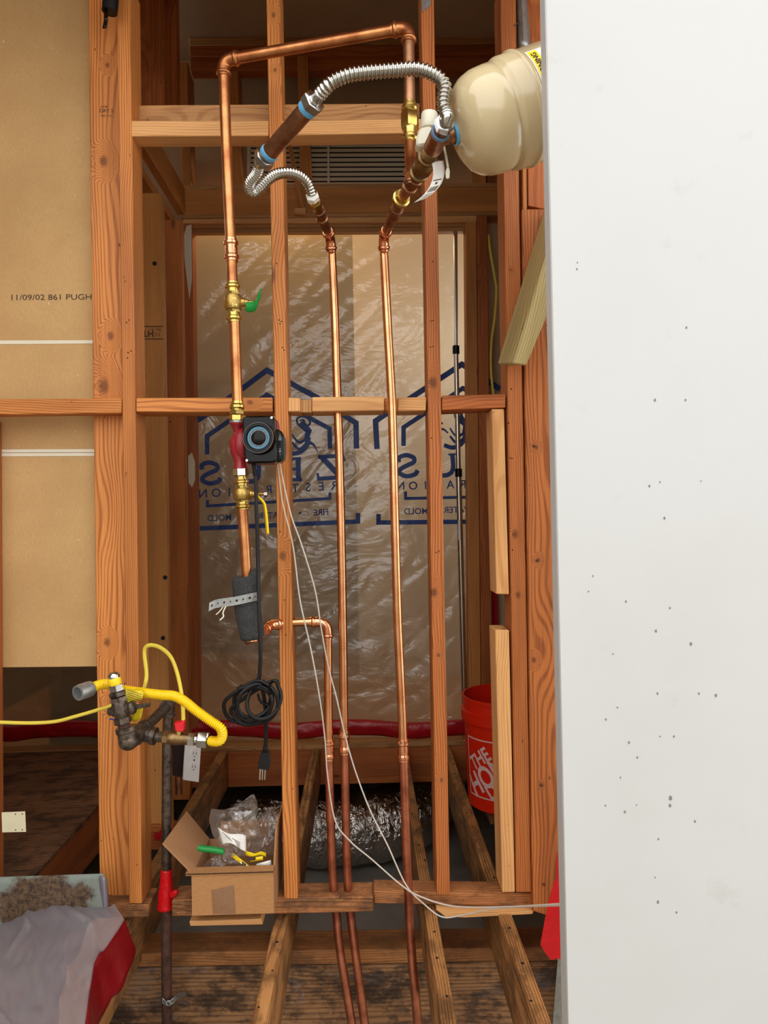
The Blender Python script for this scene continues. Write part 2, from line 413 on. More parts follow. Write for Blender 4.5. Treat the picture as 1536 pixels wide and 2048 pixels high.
def slab(name, quad, Y, d, mat, parent, grain=None, bevel=0.002, label=None, knots=None, seed=None, **kw):
    """a board whose front face has these corner directions on the plane at depth Y, d metres thick"""
    pts = [P(u, v, Y) for u, v in quad]
    if grain is None:
        e1 = pts[1]-pts[0]; e2 = pts[3]-pts[0]; grain = e1 if e1.length > e2.length else e2
        if grain.length and (grain is e2): grain = (pts[3]+pts[2]-pts[0]-pts[1])
    b = B().prism(pts, (0, d, 0))
    o = b.build(name, mat, parent, label, grain=grain, bevel=bevel, seed=seed, **kw)
    if knots:
        args = dict(knots[1]); kk = [(b.wcf(P(u, v, Y)), r) for u, v, r in knots[0]]
        o.data.materials[0] = wood('fir_knotty', knots=kk, **args)
    return o
FIR = dict(light=srgb(222, 144, 74), dark=srgb(152, 78, 28))
FIR_R = dict(light=srgb(198, 118, 60), dark=srgb(128, 62, 26))

def nails(quads, Y, parent, r=0.0022, name='nail_hole'):
    b = B()
    for u, v in quads: b.disc(P(u, v, Y-0.0004), (0, 1, 0), r, 0.0008, 8)
    return b.build(name, 'hole', parent, kind='stuff')

def text_geo(txt, size, bold=0.0):
    cu = bpy.data.curves.new('t', 'FONT'); cu.body = txt; cu.size = size; cu.align_x = 'CENTER'; cu.align_y = 'CENTER'; cu.offset = bold
    cu.resolution_u = 3; cu.fill_mode = 'FRONT'
    o = bpy.data.objects.new('t', cu); COL.objects.link(o); bpy.context.view_layer.update()
    me = o.evaluated_get(bpy.context.evaluated_depsgraph_get()).to_mesh()
    vs = [v.co.copy() for v in me.vertices]; fs = [tuple(p.vertices) for p in me.polygons]
    bpy.data.objects.remove(o); bpy.data.curves.remove(cu)
    return vs, fs
def add_text(b, txt, size, fn, bold=0.0, sub=0):
    vs, fs = text_geo(txt, size, bold)
    bm = bmesh.new(); v = [bm.verts.new(p) for p in vs]
    for f in fs:
        try: bm.faces.new([v[i] for i in f])
        except ValueError: pass
    if sub:
        bmesh.ops.triangulate(bm, faces=bm.faces); bmesh.ops.subdivide_edges(bm, edges=list(bm.edges), cuts=sub, use_grid_fill=True)
    mp = {q: b.bm.verts.new(fn(q.co.x, q.co.y)) for q in bm.verts}
    for f in bm.faces:
        try: b.bm.faces.new([mp[q] for q in f.verts])
        except ValueError: pass
    bm.free()
def flat_text(name, txt, u, v, Y, hpx, parent, mat='ink', rot=0.0, mirror=1, bold=0.0, sx=1.0):
    c = P(u, v, Y); s = hpx*Y/F/0.7; b = B(); cr, sr = math.cos(rot), math.sin(rot)
    def fn(x, y):
        x *= mirror*sx; return c+Vector((x*cr-y*sr, -0.0008, x*sr+y*cr))
    add_text(b, txt, s, fn, bold*s)
    return b.build(name, mat, parent, smooth=False)

# ================================================================== SETTING
YF = 1.90                                   # front of the stud wall
D = 1.055                                   # joist tops below the camera
ZJ = CZ-D
ZG = 0.0

g = B().grid(lambda i, j: Vector((-5+10*i, 1.9+5*j, 0.012*noise.noise(Vector((i*40, j*40, 0))))), 60, 40)
g.build('ground', 'soil', label='grey crawl space ground under the joists', kind='structure')
B().box((-6, -6, -0.1), (6, 1.9, -0.02)).build('ground', 'yard', label='bare yard in front of the opened wall', kind='structure')

# ---- floor: joists, subfloor, sill and beam
floor = empty('floor', (0, 2.6, ZJ), kind='structure')
def joist(x0, x1, y0, y1, mat='joist', h=0.165, lab=None):
    return B().box((x0, y0, ZJ-h), (x1, y1, ZJ)).build('joist', mat, floor, lab, grain=(0, 1, 0), bevel=0.003)
joist(-0.254, -0.220, 1.15, 3.30, lab='joist with a splintered pale top left of centre')
joist(0.141, 0.174, 1.15, 3.30, lab='worn joist beside the right copper pipe')
joist(0.334, 0.369, 1.15, 3.30, lab='joist at the right with rusty nail holes along its top')
joist(-0.674, -0.636, 1.15, 3.30)
joist(-1.032, -0.992, 1.97, 3.30, 'fir_red')
joist(0.62, 0.655, 1.15, 3.30)
for xs in ((-0.250, 1.2, 3.2), (0.145, 1.2, 3.2), (0.338, 1.2, 3.2)):
    b = B()
    for k in range(16):
        y = xs[1]+(xs[2]-xs[1])*k/16+random.uniform(-.03, .03)
        b.disc((xs[0]+random.uniform(0.004, 0.022), y, ZJ-0.0003), (0, 0, 1), random.uniform(0.0025, 0.0045), 0.0008, 8)
    b.build('nail_hole', 'hole', floor, kind='stuff')
b = B(); NX, NY = 24, 30
b.box((-1.95, 2.0, ZJ), (-0.985, 3.30, ZJ+0.017))
b.build('plywood', 'ply', floor, 'dark weathered plywood subfloor at the left', grain=(1, 0.15, 0), bevel=0.002)
b = B()
for k in range(3): b.box((-1.95, 1.995-0.0, ZJ+0.002+0.005*k), (-0.980, 2.0, ZJ+0.005+0.005*k))
b.build('plywood_edge', 'pine2', floor, grain=(1, 0, 0), bevel=0)
B().box((-2.0, 3.30, ZJ-0.004), (1.3, 5.6, ZJ+0.018)).build('plywood', 'pine2', floor, grain=(1, 0, 0), bevel=0.002)
for x0, x1 in ((-0.99, -0.674), (-0.636, -0.254), (-0.22, 0.141), (0.174, 0.334), (0.369, 0.62)):
    B().box((x0, 3.30, ZJ-0.165), (x1, 3.34, ZJ-0.005)).build('blocking', 'fir_red', floor, grain=(1, 0, 0), bevel=0.002)
# sill plate and beam under the wall
YB = 2.03
slab('sill_plate', [(-60, 1912), (1180, 1893), (1180, 1921), (-60, 1940)], YB, 0.10, 'fir_old', floor, label='sill plate on top of the mouldy beam')
slab('beam', [(-60, 1941), (1180, 1922), (1180, 2150), (-60, 2170)], YB+0.006, 0.14, 'beam', floor, label='mouldy dark beam at the bottom of the picture')

# ---- front stud wall
wf = empty('wall_front', (0, YF, ZJ), kind='structure')
slab('post', [(176, -40), (236, -40), (261, 1795), (199, 1795)], YF+0.05, 0.038, 'fir', wf, label='wide knotty flat post at the left of the opening',
     knots=([(207, 322, 0.016), (221, 672, 0.013), (207, 772, 0.022), (214, 1285, 0.012), (225, 1405, 0.012), (215, 130, 0.008)], FIR))
slab('stud', [(233, -40), (259.5, -40), (284, 1808), (258, 1808)], YF, 0.089, 'fir', wf, label='straight grained stud nailed to the wide post')
slab('stud', [(532, -40), (559, -40), (595, 1798), (568, 1798)], YF, 0.089, 'fir', wf, label='middle stud behind the pump',
     knots=([(565, 1112, 0.014), (547, 30, 0.008), (550, 140, 0.006)], FIR))
slab('stud', [(841, -40), (867, -40), (900, 1790), (873, 1790)], YF, 0.089, 'fir_red', wf, label='reddish stud right of the right copper pipe',
     knots=([(866, 765, 0.016), (868, 1185, 0.013), (877, 1310, 0.006), (883, 1560, 0.006)], FIR_R))
slab('stud', [(1000, -40), (1031, -40), (1063, 1785), (1032, 1785)], YF, 0.089, 'fir2', wf, label='smooth stud left of the big right post',
     knots=([(1030, 1068, 0.012), (1036, 1190, 0.01), (1022, 540, 0.003)], FIR_R))
slab('post', [(1044, 418), (1125, 418), (1150, 1850), (1065, 1822)], YF-0.005, 0.095, 'fir_red', wf, label='big brown post with nail heads beside the white panel',
     knots=([(1073, 895, 0.006), (1077, 1120, 0.006), (1083, 1570, 0.004), (1068, 1320, 0.008)], FIR_R))
slab('post', [(1052, -40), (1115, -40), (1120, 425), (1056, 412)], YF+0.03, 0.06, 'fir_red', wf, label='dark recessed board above the big right post')
slab('stud', [(1043, -40), (1050, -40), (1054, 420), (1046, 420)], YF+0.01, 0.08, 'fir_brown', wf)
slab('cripple_stud', [(983, 818), (1008, 818), (1018, 1189), (992, 1188)], YF, 0.089, 'pine', wf, label='pale short stud under the right blocking')
slab('cripple_stud', [(990, 1260), (1018, 1260), (1030, 1785), (1004, 1785)], YF, 0.089, 'pine', wf, label='pale short stud standing on the bottom plate')
# blocking row
slab('blocking', [(-60, 798), (243, 797), (243, 826), (-60, 830)], YF, 0.048, 'fir', wf)
slab('blocking', [(272, 796), (545, 795), (545, 823), (272, 824)], YF, 0.089, 'fir', wf, knots=([(500, 805, 0.009)], FIR))
slab('blocking', [(576, 795), (600, 796), (600, 823), (576, 823)], YF, 0.089, 'pine', wf)
slab('blocking', [(600, 799), (624, 799), (624, 825), (600, 825)], YF+0.012, 0.07, 'pine2', wf, label='recessed notch in the blocking')
slab('blocking', [(624, 794), (768, 793), (768, 821), (624, 823)], YF, 0.089, 'pine', wf)
slab('blocking', [(768, 796), (796, 796), (796, 822), (768, 822)], YF+0.03, 0.05, 'fir_brown', wf, label='notch behind the right copper pipe')
slab('blocking', [(796, 795), (852, 794), (852, 821), (796, 822)], YF, 0.089, 'pine', wf)
slab('blocking', [(884, 791), (1011, 788), (1011, 815), (884, 820)], YF, 0.089, 'fir_red', wf)
slab('blocking', [(1040, 779), (1046, 779), (1047, 808), (1041, 808)], YF+0.01, 0.06, 'pine', wf)
slab('blocking', [(262, 241), (537, 241), (537, 271), (262, 272)], YF, 0.058, 'pine', wf, label='bright block across the top left bay')
slab('blocking', [(563, 241), (843, 237), (843, 265), (563, 270)], YF, 0.058, 'pine', wf, label='bright block across the top middle bay')
slab('blocking', [(277, 210), (840, 206), (840, 262), (277, 264)], YF+0.062, 0.03, 'pine2', wf, label='board on edge behind the bright upper blocks')
# bottom plates
slab('bottom_plate', [(180, 1808), (298, 1809), (298, 1835), (180, 1838)], YF+0.004, 0.085, 'plate', wf)
slab('bottom_plate', [(343, 1801), (747, 1793), (747, 1824), (343, 1834)], YF, 0.078, 'plate', wf, label='dirty bottom plate drilled for two copper pipes', bevel=0.003)
slab('bottom_plate', [(747, 1782), (1078, 1787), (1078, 1813), (747, 1808)], YF+0.022, 0.062, 'plate', wf, label='chewed bottom plate behind the right copper pipe', bevel=0.003)
nails([(553, 527), (558, 640), (563, 643), (560, 648), (565, 695), (568, 700), (563, 952), (560, 1063), (569, 1200), (572, 1270)], YF, wf, 0.0018)
nails([(865, 523), (862, 642), (866, 641), (861, 694), (866, 693), (863, 876), (872, 1105), (878, 1102)], YF, wf, 0.0018)
nails([(253, 645), (258, 640), (256, 705), (262, 702), (255, 716), (1023, 778), (1017, 846), (1020, 916), (1024, 917), (1025, 1100), (1034, 605)], YF, wf, 0.002)
b = B()
for (u, v) in ((669, 1787), (697, 1785)):
    c = P(u, v, 1.925); c.z = P(u, 1797, YF).z+0.0
    b.lathe(c+Vector((0, 0, 0.0005)), (0, 0, 1), [(0, 0.019), (0.0012, 0.019)], 20)
b.build('drill_hole', 'hole', wf, kind='stuff')
# hardware on the big post
for u, v in ((1068, 892), (1074, 1121), (1083, 1570), (1088, 1768), (1072, 505)): B().lathe(P(u, v, YF-0.006), (0, -1, 0), [(0, 0.0035), (0.002, 0.0035), (0.003, 0.0015)], 10).build('nail_head', 'iron_rust', wf)
slab('tie_plate', [(841, -30), (863, -30), (861, 10), (845, 24)], YF-0.003, 0.002, 'galv', wf, grain=None, bevel=0, label='galvanised tie plate at the top of the reddish stud')
B().grid(lambda i, j: P(1032+20*i+8*j*i+2*j, -30+125*j, YF+0.012-0.02*math.sin(i*3)), 4, 8).build('metal_flashing', 'galv', None,
    'crumpled grey metal flashing above the tan tank', 'flashing', solid=0.0012)
flat_text('grade_stamp', 'DRY 2', 213, 222, YF+0.05, 7, wf); flat_text('grade_stamp', 'NO. 7-10', 213, 232, YF+0.05, 4, wf); flat_text('grade_stamp', 'D-FIR', 208, 214, YF+0.05, 4, wf)

# ---- left bay drywall
wl = empty('wall_left', P(60, 1335, YF+0.09), kind='structure')
YD = YF+0.092
def sheet(q, lab=None, nb=0):
    return slab('drywall_sheet', q, YD, 0.012, 'drywall', wl, lab, bevel=0.001) if False else slab('drywall_sheet', q, YD, 0.012, 'drywall', wl, bevel=0.001, label=lab)
sheet([(-80, -40), (196, -40), (196, 680), (-80, 681)], 'upper brown paper drywall sheet with printed date code')
sheet([(-80, 689), (196, 687), (200, 898), (-80, 899)])
sheet([(-80, 913), (200, 912), (206, 1333), (-80, 1336)], 'lower drywall sheet cut off above the floor')
slab('gypsum_strip', [(-80, 681), (196, 680), (196, 687), (-80, 689)], YD-0.001, 0.01, 'gypsum_edge', wl, bevel=0)
slab('gypsum_strip', [(-80, 899), (200, 898), (200, 904.5), (-80, 905)], YD-0.001, 0.01, 'gypsum_edge', wl, bevel=0)
slab('gypsum_strip', [(-80, 906), (200, 905.5), (200, 912), (-80, 913)], YD-0.001, 0.01, 'gypsum_edge', wl, bevel=0)
flat_text('printed_code', '11/09/02 861 PUGH', 102, 595, YD, 11, wl, sx=1.24)
slab('stud', [(-70, 835), (-31, 835), (-26, 1790), (-66, 1790)], YF, 0.089, 'fir_red', wl)
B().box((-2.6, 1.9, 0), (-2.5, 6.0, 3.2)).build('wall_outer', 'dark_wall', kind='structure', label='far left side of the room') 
# front wall left of the frame
B().box((-2.6, YF, ZJ-0.2), (-1.06, YF+0.1, 3.2)).build('wall_outer', 'drywall', kind='structure', label='wall continuing left of the opening')

# ---- closet side wall (left)
ws = empty('wall_side', P(310, 1650, 2.5), kind='structure')
slab('stud', [(278, 386), (323, 386), (342, 1652), (294, 1652)], 2.5, 0.038, 'fir_tan', ws, label='side wall stud with an upside down mill stamp')
slab('stud', [(325, 440), (362, 440), (381, 1600), (339, 1600)], 2.9, 0.038, 'fir2', ws)
slab('stud', [(274, -40), (322, -40), (324, 262), (277, 262)], 2.5, 0.038, 'fir_red', ws)
slab('stud', [(325, -40), (353, -40), (356, 262), (328, 262)], 2.9, 0.038, 'fir_red', ws)
slab('stud', [(358, 124), (375, 124), (377, 262), (360, 262)], 3.2, 0.038, 'fir_brown', ws)
zb = CZ+1.356
B().box((-0.816, 2.0, zb), (-0.778, 3.26, zb+0.117)).build('rail', 'fir_brown', ws, 'slanting looking rail running back to the door header', grain=(0, 1, 0), bevel=0.003)
B().box((-0.90, 2.0, zb-0.042), (-0.828, 3.26, zb-0.008)).build('top_plate', 'fir_brown', ws, grain=(0, 1, 0), bevel=0.002)
B().box((-0.835, 2.0, CZ+2.03), (-0.792, 3.26, CZ+2.14)).build('top_plate', 'fir_red', ws, grain=(0, 1, 0), bevel=0.002)
slab('sill_block', [(294, 1652), (345, 1652), (348, 1700), (296, 1700)], 2.48, 0.05, 'fir_red', ws)
flat_text('mill_stamp', 'HT', 296, 667, 2.5, 12, ws, rot=math.pi, bold=0.02); flat_text('mill_stamp', '781-A', 313, 659, 2.5, 6, ws, rot=math.pi); flat_text('mill_stamp', 'TC', 315, 668, 2.5, 7, ws, rot=math.pi)
for vv in (652, 677): slab('mill_stamp', [(288, vv), (327, vv), (327, vv+1.6), (288, vv+1.6)], 2.4985, 0.001, 'ink', ws, bevel=0)
nails([(309, 527), (326, 1276), (330, 1155)], 2.5, ws, 0.008)
B().grid(lambda i, j: P(308+18*i+2*math.sin(j*9), 1662+16*j+4*math.sin(i*5), 2.475), 6, 6).build('red_paint_mark', 'red_tape_dull', ws)

# ---- back wall with door opening
YW = 3.30
wb = empty('wall_back', (0.0, YW, ZJ), kind='structure')
slab('header', [(360, 380), (1050, 373), (1050, 422), (362, 430)], YW, 0.089, 'fir_brown', wb, label='wide door header with bold grain')
slab('header_plate', [(360, 370), (1050, 365), (1050, 373), (360, 380)], YW, 0.089, 'pine2', wb)
slab('header_plate', [(362, 430), (1050, 422), (1050, 430), (362, 437)], YW, 0.089, 'pine2', wb)
slab('head_jamb', [(366, 438), (953, 431), (953, 444), (366, 447)], YW, 0.07, 'pine', wb)
slab('head_jamb', [(384, 447), (932, 444), (932, 453), (384, 456)], YW+0.02, 0.05, 'pine2', wb)
slab('head_jamb', [(386, 456), (932, 453), (932, 462), (386, 465)], YW+0.03, 0.04, 'pine2', wb)
slab('side_jamb', [(366, 447), (384, 447), (397, 1482), (379, 1482)], YW, 0.075, 'fir_red', wb, label='left door jamb with chipped white paint')
slab('trimmer', [(931, 444), (952.5, 444), (963, 1485), (939, 1485)], YW, 0.075, 'fir_brown', wb)
slab('trimmer', [(953.5, 431), (974, 431), (987, 1485), (964, 1485)], YW, 0.075, 'fir_red', wb)
slab('plate', [(378, 75), (1010, 72), (1010, 88), (379, 91)], YW, 0.089, 'pine2', wb)
slab('plate', [(379, 92), (1010, 89), (1010, 110), (380, 113)], YW, 0.089, 'fir_red', wb)
slab('plate', [(380, 114), (1010, 111), (1010, 138), (381, 142)], YW+0.02, 0.06, 'fir_red', wb)
slab('cripple_stud', [(595, 112), (616, 112), (622, 370), (600, 370)], YW, 0.089, 'fir_brown', wb)
slab('cripple_stud', [(458, 142), (477, 142), (482, 371), (463, 371)], YW, 0.089, 'fir_brown', wb)
slab('cripple_stud', [(361, 142), (379, 142), (382, 371), (363, 371)], YW, 0.089, 'fir_brown', wb)
slab('cripple_stud', [(945, 140), (966, 140), (972, 367), (951, 367)], YW, 0.089, 'fir_brown', wb)
slab('cripple_stud', [(969, 140), (989, 140), (994, 367), (974, 367)], YW+0.04, 0.05, 'fir_red', wb)
slab('backing_board', [(250, 60), (1090, 60), (1090, 392), (250, 392)], YW+0.17, 0.012, 'drywall_grey', wb, bevel=0)
slab('backing_board', [(957, 380), (1120, 380), (1120, 1490), (966, 1490)], YW+0.095, 0.012, 'drywall_grey', wb, bevel=0)
slab('backing_board', [(100, 300), (372, 300), (384, 1500), (100, 1500)], YW+0.095, 0.012, 'drywall_grey', wb, bevel=0)
b = B(); b.prism([P(u, v, YW-0.001) for u, v in ((368, 470), (373, 452), (383, 449), (384, 560), (379, 600), (374, 560), (369, 520))], (0, 0.001, 0))
b.prism([P(u, v, YW-0.001) for u, v in ((376, 912), (384, 905), (390, 925), (390, 960), (384, 975), (377, 965))], (0, 0.001, 0))
b.build('paint_patch', 'gypsum_edge', wb, 'flaked white paint')
slab('red_tape_strip', [(983, 1150), (994, 1150), (996, 1262), (983, 1262)], YW+0.05, 0.002, 'red_tape_dull', wb, bevel=0)
# room beyond the plastic
B().box((-0.048, 4.62, ZJ), (1.6, 4.7, 3.75)).build('wall_room', 'room_wall', label='pale wall behind the plastic sheeting', kind='structure')
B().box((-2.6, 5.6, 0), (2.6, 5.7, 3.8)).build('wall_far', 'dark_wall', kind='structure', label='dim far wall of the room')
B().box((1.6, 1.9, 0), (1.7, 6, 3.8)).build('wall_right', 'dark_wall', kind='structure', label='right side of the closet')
B().box((0.565, YF+0.02, 0), (1.7, YF+0.1, 3.2)).build('wall_outer', 'drywall_grey', kind='structure', label='wall hidden behind the white panel')
B().box((-2.6, 2.02, CZ+2.18), (2.6, 6, CZ+2.22)).build('ceiling', 'drywall_grey', kind='structure', label='dim drywall ceiling above the closet')
B().box((-3, 1.18, CZ+1.475), (3, 2.02, CZ+1.55)).build('eave', 'fir_old', kind='structure', grain=(1, 0, 0), label='soffit above the opened wall')
B().box((-1.75, 0.2, 0), (-1.68, 1.9, 3.4)).build('side_light_blocker', 'side_blocker', kind='structure', label='unseen wall added left of the opening to cut side light')  # out of view, added to block side light and darken the pipe edges
B().box((-9, -4.6, 0), (9, -4.5, 1.9)).build('reflection_board', 'reflection_board', kind='structure', label='unseen board added behind the camera for reflections in the metal')  # out of view, added to give the metal contrast to reflect
B().box((-3, 1.95, CZ+1.475), (3, 2.02, CZ+2.3)).build('wall_upper', 'drywall_grey', kind='structure', label='wall above the opening')
# crawl space pier and opening
b = B().box((-0.05, 4.0, 0), (0.16, 4.3, ZJ-0.19)); b.build('concrete_pier', 'concrete', None, 'grey concrete pier in the dark crawl space behind the duct', 'pier')

# ================================================================== PLASTIC SHEETING
def disp(p):
    q = Vector((p.x*0.8+p.z*0.75, 0, p.z*0.8-p.x*0.75))
    a = 1-abs(noise.noise(Vector((q.x*1.1, 3, q.z*9.0))))*2
    b_ = noise.noise(Vector((p.x*3.2, 7, p.z*3.0)))
    c_ = noise.noise(Vector((p.x*11, 1, p.z*8)))
    e = max(0, 1-abs(p.z-0.95)/0.5)
    t1 = max(0, 1-abs(noise.noise(Vector((q.x*0.9, 11, q.z*5.5))))*7)           # sharp diagonal creases, mostly on the left
    t2 = max(0, 1-abs(noise.noise(Vector((q.x*2.2+5, 2, q.z*9))))*9)*max(0, min(1, 1.2-p.z*.35))
    lf = max(0.25, min(1, 0.75-p.x*1.6))
    return 0.003*a + 0.012*b_ + 0.004*c_*(0.15+e) + 0.007*t1*lf + 0.005*t2
YP = 3.385
def onp(u, v, lift=0.0):
    p = P(u, v, YP); p.y += disp(p)-lift; return p
pl = empty('plastic_sheet', P(680, 1470, YP), 'tan translucent plastic sheeting hung across the back doorway, printed in blue', 'plastic sheet')
B().grid(lambda i, j: onp(-40+984*i, 462+1030*j), 190, 190).build('sheet', 'sheeting', pl, sharp=180)
b = B()
b.grid(lambda i, j: onp(385+550*i, (462+1.2*math.sin(i*40)-2*i)+(4.5+2*noise.noise(Vector((i*60, 0, 0))))*j, 0.004), 120, 1)
b.build('torn_edge', 'gypsum_edge', pl, 'white torn top edge')
def stroke(b, pts, w, lift=0.002, closed=False, step=8):
    q = []
    for (x0, y0), (x1, y1) in zip(pts, pts[1:]):
        n = max(1, int(math.hypot(x1-x0, y1-y0)/step))
        for k in range(n): q.append((x0+(x1-x0)*k/n, y0+(y1-y0)*k/n))
    q.append(pts[-1]); L = []; R = []
    ww = w if isinstance(w, (list, tuple)) else None
    for i, (x, y) in enumerate(q):
        a = q[max(i-1, 0)]; c = q[min(i+1, len(q)-1)]
        d1 = (x-a[0], y-a[1]); d2 = (c[0]-x, c[1]-y)
        l1 = math.hypot(*d1); l2 = math.hypot(*d2)
        if l1 < 1e-6: d1, l1 = d2, l2
        if l2 < 1e-6: d2, l2 = d1, l1
        n1 = (-d1[1]/l1, d1[0]/l1); n2 = (-d2[1]/l2, d2[0]/l2)
        m = (n1[0]+n2[0], n1[1]+n2[1]); ml = math.hypot(*m) or 1; m = (m[0]/ml, m[1]/ml)
        cosv = max(0.45, m[0]*n1[0]+m[1]*n1[1])
        wi = (ww[0]+(ww[1]-ww[0])*i/(len(q)-1)) if ww else w
        k = wi/2/cosv
        L.append(b.bm.verts.new(onp(x+m[0]*k, y+m[1]*k, lift))); R.append(b.bm.verts.new(onp(x-m[0]*k, y-m[1]*k, lift)))
    for i in range(len(q)-1): b.bm.faces.new((L[i], L[i+1], R[i+1], R[i]))
def curve2(pts, n=6):
    return [(p.x, p.z) for p in smooth_path([Vector((x, 0, y)) for x, y in pts], n)]
house = B()
stroke(house, [(360, 862), (408, 833), (534, 741), (629, 792), (712, 846), (713, 897)], 11)
stroke(house, [(414, 909), (414, 872), (534, 790), (659, 857), (660, 897)], 9)
stroke(house, [(754, 898), (751, 842), (924, 728), (1000, 778)], 11)
stroke(house, [(807, 892), (807, 855), (926, 776), (1000, 826)], 9)
house.build('printed_house', 'navy', pl, smooth=False)
for dx, dy in ((0, 0), (316, -12)):
    em = B()
    T = lambda L: [(x+dx, y+dy) for x, y in L]
    stroke(em, T([(601, 845), (617, 862), (612, 880), (628, 890), (636, 905)]), [16, 1])      # bolt in a raised fist
    stroke(em, T(curve2([(596, 850), (594, 838), (604, 833), (615, 836), (620, 846), (612, 853)])), 4)
    stroke(em, T(curve2([(600, 842), (605, 839), (610, 842)])), 3)
    stroke(em, T(curve2([(584, 868), (592, 880), (600, 885), (608, 880)])), [3, 6])
    stroke(em, T(curve2([(584, 884), (598, 898), (612, 888), (618, 874)])), [4, 9])
    stroke(em, T(curve2([(572, 902), (590, 907), (606, 900), (616, 886)])), [8, 10])
    stroke(em, T(curve2([(560, 896), (548, 880), (556, 862), (570, 858)])), [10, 4])
    stroke(em, T(curve2([(566, 890), (560, 876), (570, 870), (580, 878)])), [7, 3])
    em.build('printed_emblem', 'navy', pl, smooth=False)
let = B()
S1 = curve2([(404, 939), (404, 930), (418, 925), (433, 930), (433, 939), (419, 946), (407, 953), (405, 961), (419, 967), (436, 963), (441, 955)])
stroke(let, S1, 9, step=3); stroke(let, [(x+394, y-14.5) for x, y in S1], 9, step=3)
for dx, dy in ((0, 0), (389, -12)):
    U1 = curve2([(516, 921), (517, 950), (508, 961), (494, 962), (483, 952), (481, 923)], 8)
    stroke(let, [(x+dx, y+dy) for x, y in U1], 9, step=3)
    stroke(let, [(508+dx, 921+dy), (525+dx, 920+dy)], 4); stroke(let, [(473+dx, 923+dy), (490+dx, 922+dy)], 4)
stroke(let, [(596, 916), (597, 960)], 10); stroke(let, [(562, 919), (602, 917)], 6); stroke(let, [(570, 939), (596, 938)], 6); stroke(let, [(560, 961), (604, 959)], 7); stroke(let, [(562, 919), (563, 929)], 4); stroke(let, [(560, 961), (561, 950)], 4)
stroke(let, [(636, 914), (688, 911)], 8); stroke(let, [(644, 915), (682, 955)], 11); stroke(let, [(634, 958), (688, 954)], 8); stroke(let, [(637, 958), (635, 946)], 5); stroke(let, [(686, 911), (689, 922)], 5)
def pl_text(s, u, v, hpx, rot=-0.05, bold=0.012):
    c0 = (u, v); sz = hpx/0.7
    def fn(x, y):
        x = -x; cr, sr = math.cos(rot), math.sin(rot)
        return onp(c0[0]+x*cr+y*sr, c0[1]+x*sr-y*cr, 0.002)
    add_text(let, s, sz, fn, bold*sz)
for k, ch in enumerate('RESTORATION'): pl_text(ch, 669-26.3*k, 972+1.6*k, 17)
for k, ch in enumerate('NOITAR'): pl_text(ch, 801+25*k, 973-0.8*k, 16)
pl_text('FIRE', 642, 1025, 12); pl_text('WATER', 545, 1031, 12); pl_text('MOLD', 439, 1036, 12)
pl_text('\u2022', 600, 1027, 14); pl_text('\u2022', 490, 1034, 14)
pl_text('MOLD', 832, 1023, 12, -0.02); pl_text('WATER', 917, 1020, 12, -0.02); pl_text('\u2022', 872, 1022, 14)
stroke(let, [(415, 1000), (415, 1012), (660, 997), (660, 985)], 6)
stroke(let, [(400, 1057), (716, 1043), (716, 1026)], 9)
stroke(let, [(811, 983), (811, 997), (1000, 993)], 6)
stroke(let, [(757, 1028), (757, 1045), (1000, 1043)], 9)
let.build('printed_lettering', 'navy', pl, smooth=False)

tp = B()
tp.grid(lambda i, j: P(-40+1060*i, 1446+3*math.sin(i*25)+4*(noise.noise(Vector((i*9, 0, 0))))-6*i+(32+6*noise.noise(Vector((i*14, 4, 0))))*j, YW+0.01-0.012*math.sin(j*3.1)+0.006*noise.noise(Vector((i*30, j*3, 0)))), 160, 6)
tp.build('red_tape', 'red_tape_dull', None, 'wide red tape sealing the foot of the plastic sheeting', 'tape', solid=0.001)

# ================================================================== FIXED BITS OF THE BACK WALL
t = empty('louver_vent', P(670, 372, YW+0.13), 'pale louvered vent panel seen behind the top of the doorway', 'vent')
YL = YW+0.13
for k in range(13):
    v = 250+9.6*k
    B().prism([P(500, v, YL), P(870, v-1.5, YL), P(870, v+5.2, YL-0.006), P(500, v+6.7, YL-0.006)], (0, 0.003, 0.001)).build('slat', 'white_plastic', t, smooth=False)
slab('slat_gap_shade', [(500, 240), (868, 240), (868, 372), (500, 374)], YL+0.012, 0.004, 'hole', t, bevel=0)  # near-black sheet that paints the shade in the gaps between slats
slab('frame', [(494, 240), (500, 240), (500, 374), (494, 374)], YL-0.02, 0.03, 'white_plastic', t, bevel=0.001)
slab('frame', [(654, 240), (658, 240), (659, 372), (655, 372)], YL-0.018, 0.01, 'white_plastic', t, bevel=0.001)
slab('frame', [(868, 240), (874, 240), (874, 372), (868, 372)], YL-0.02, 0.03, 'white_plastic', t, bevel=0.001)
slab('wood_lath', [(575, 290), (584, 290), (611, 424), (602, 424)], YW-0.03, 0.02, 'fir_brown', None, label='thin wooden lath hanging diagonally before the door header', bevel=0.001)
tag(bpy.data.objects['wood_lath'], cat='lath')
o = slab('wood_block', [(589, 416), (611, 415), (611, 427), (590, 427)], YW-0.034, 0.024, 'pine', None, label='small pale wood block at the end of the thin lath', bevel=0.001); tag(o, cat='wood block')

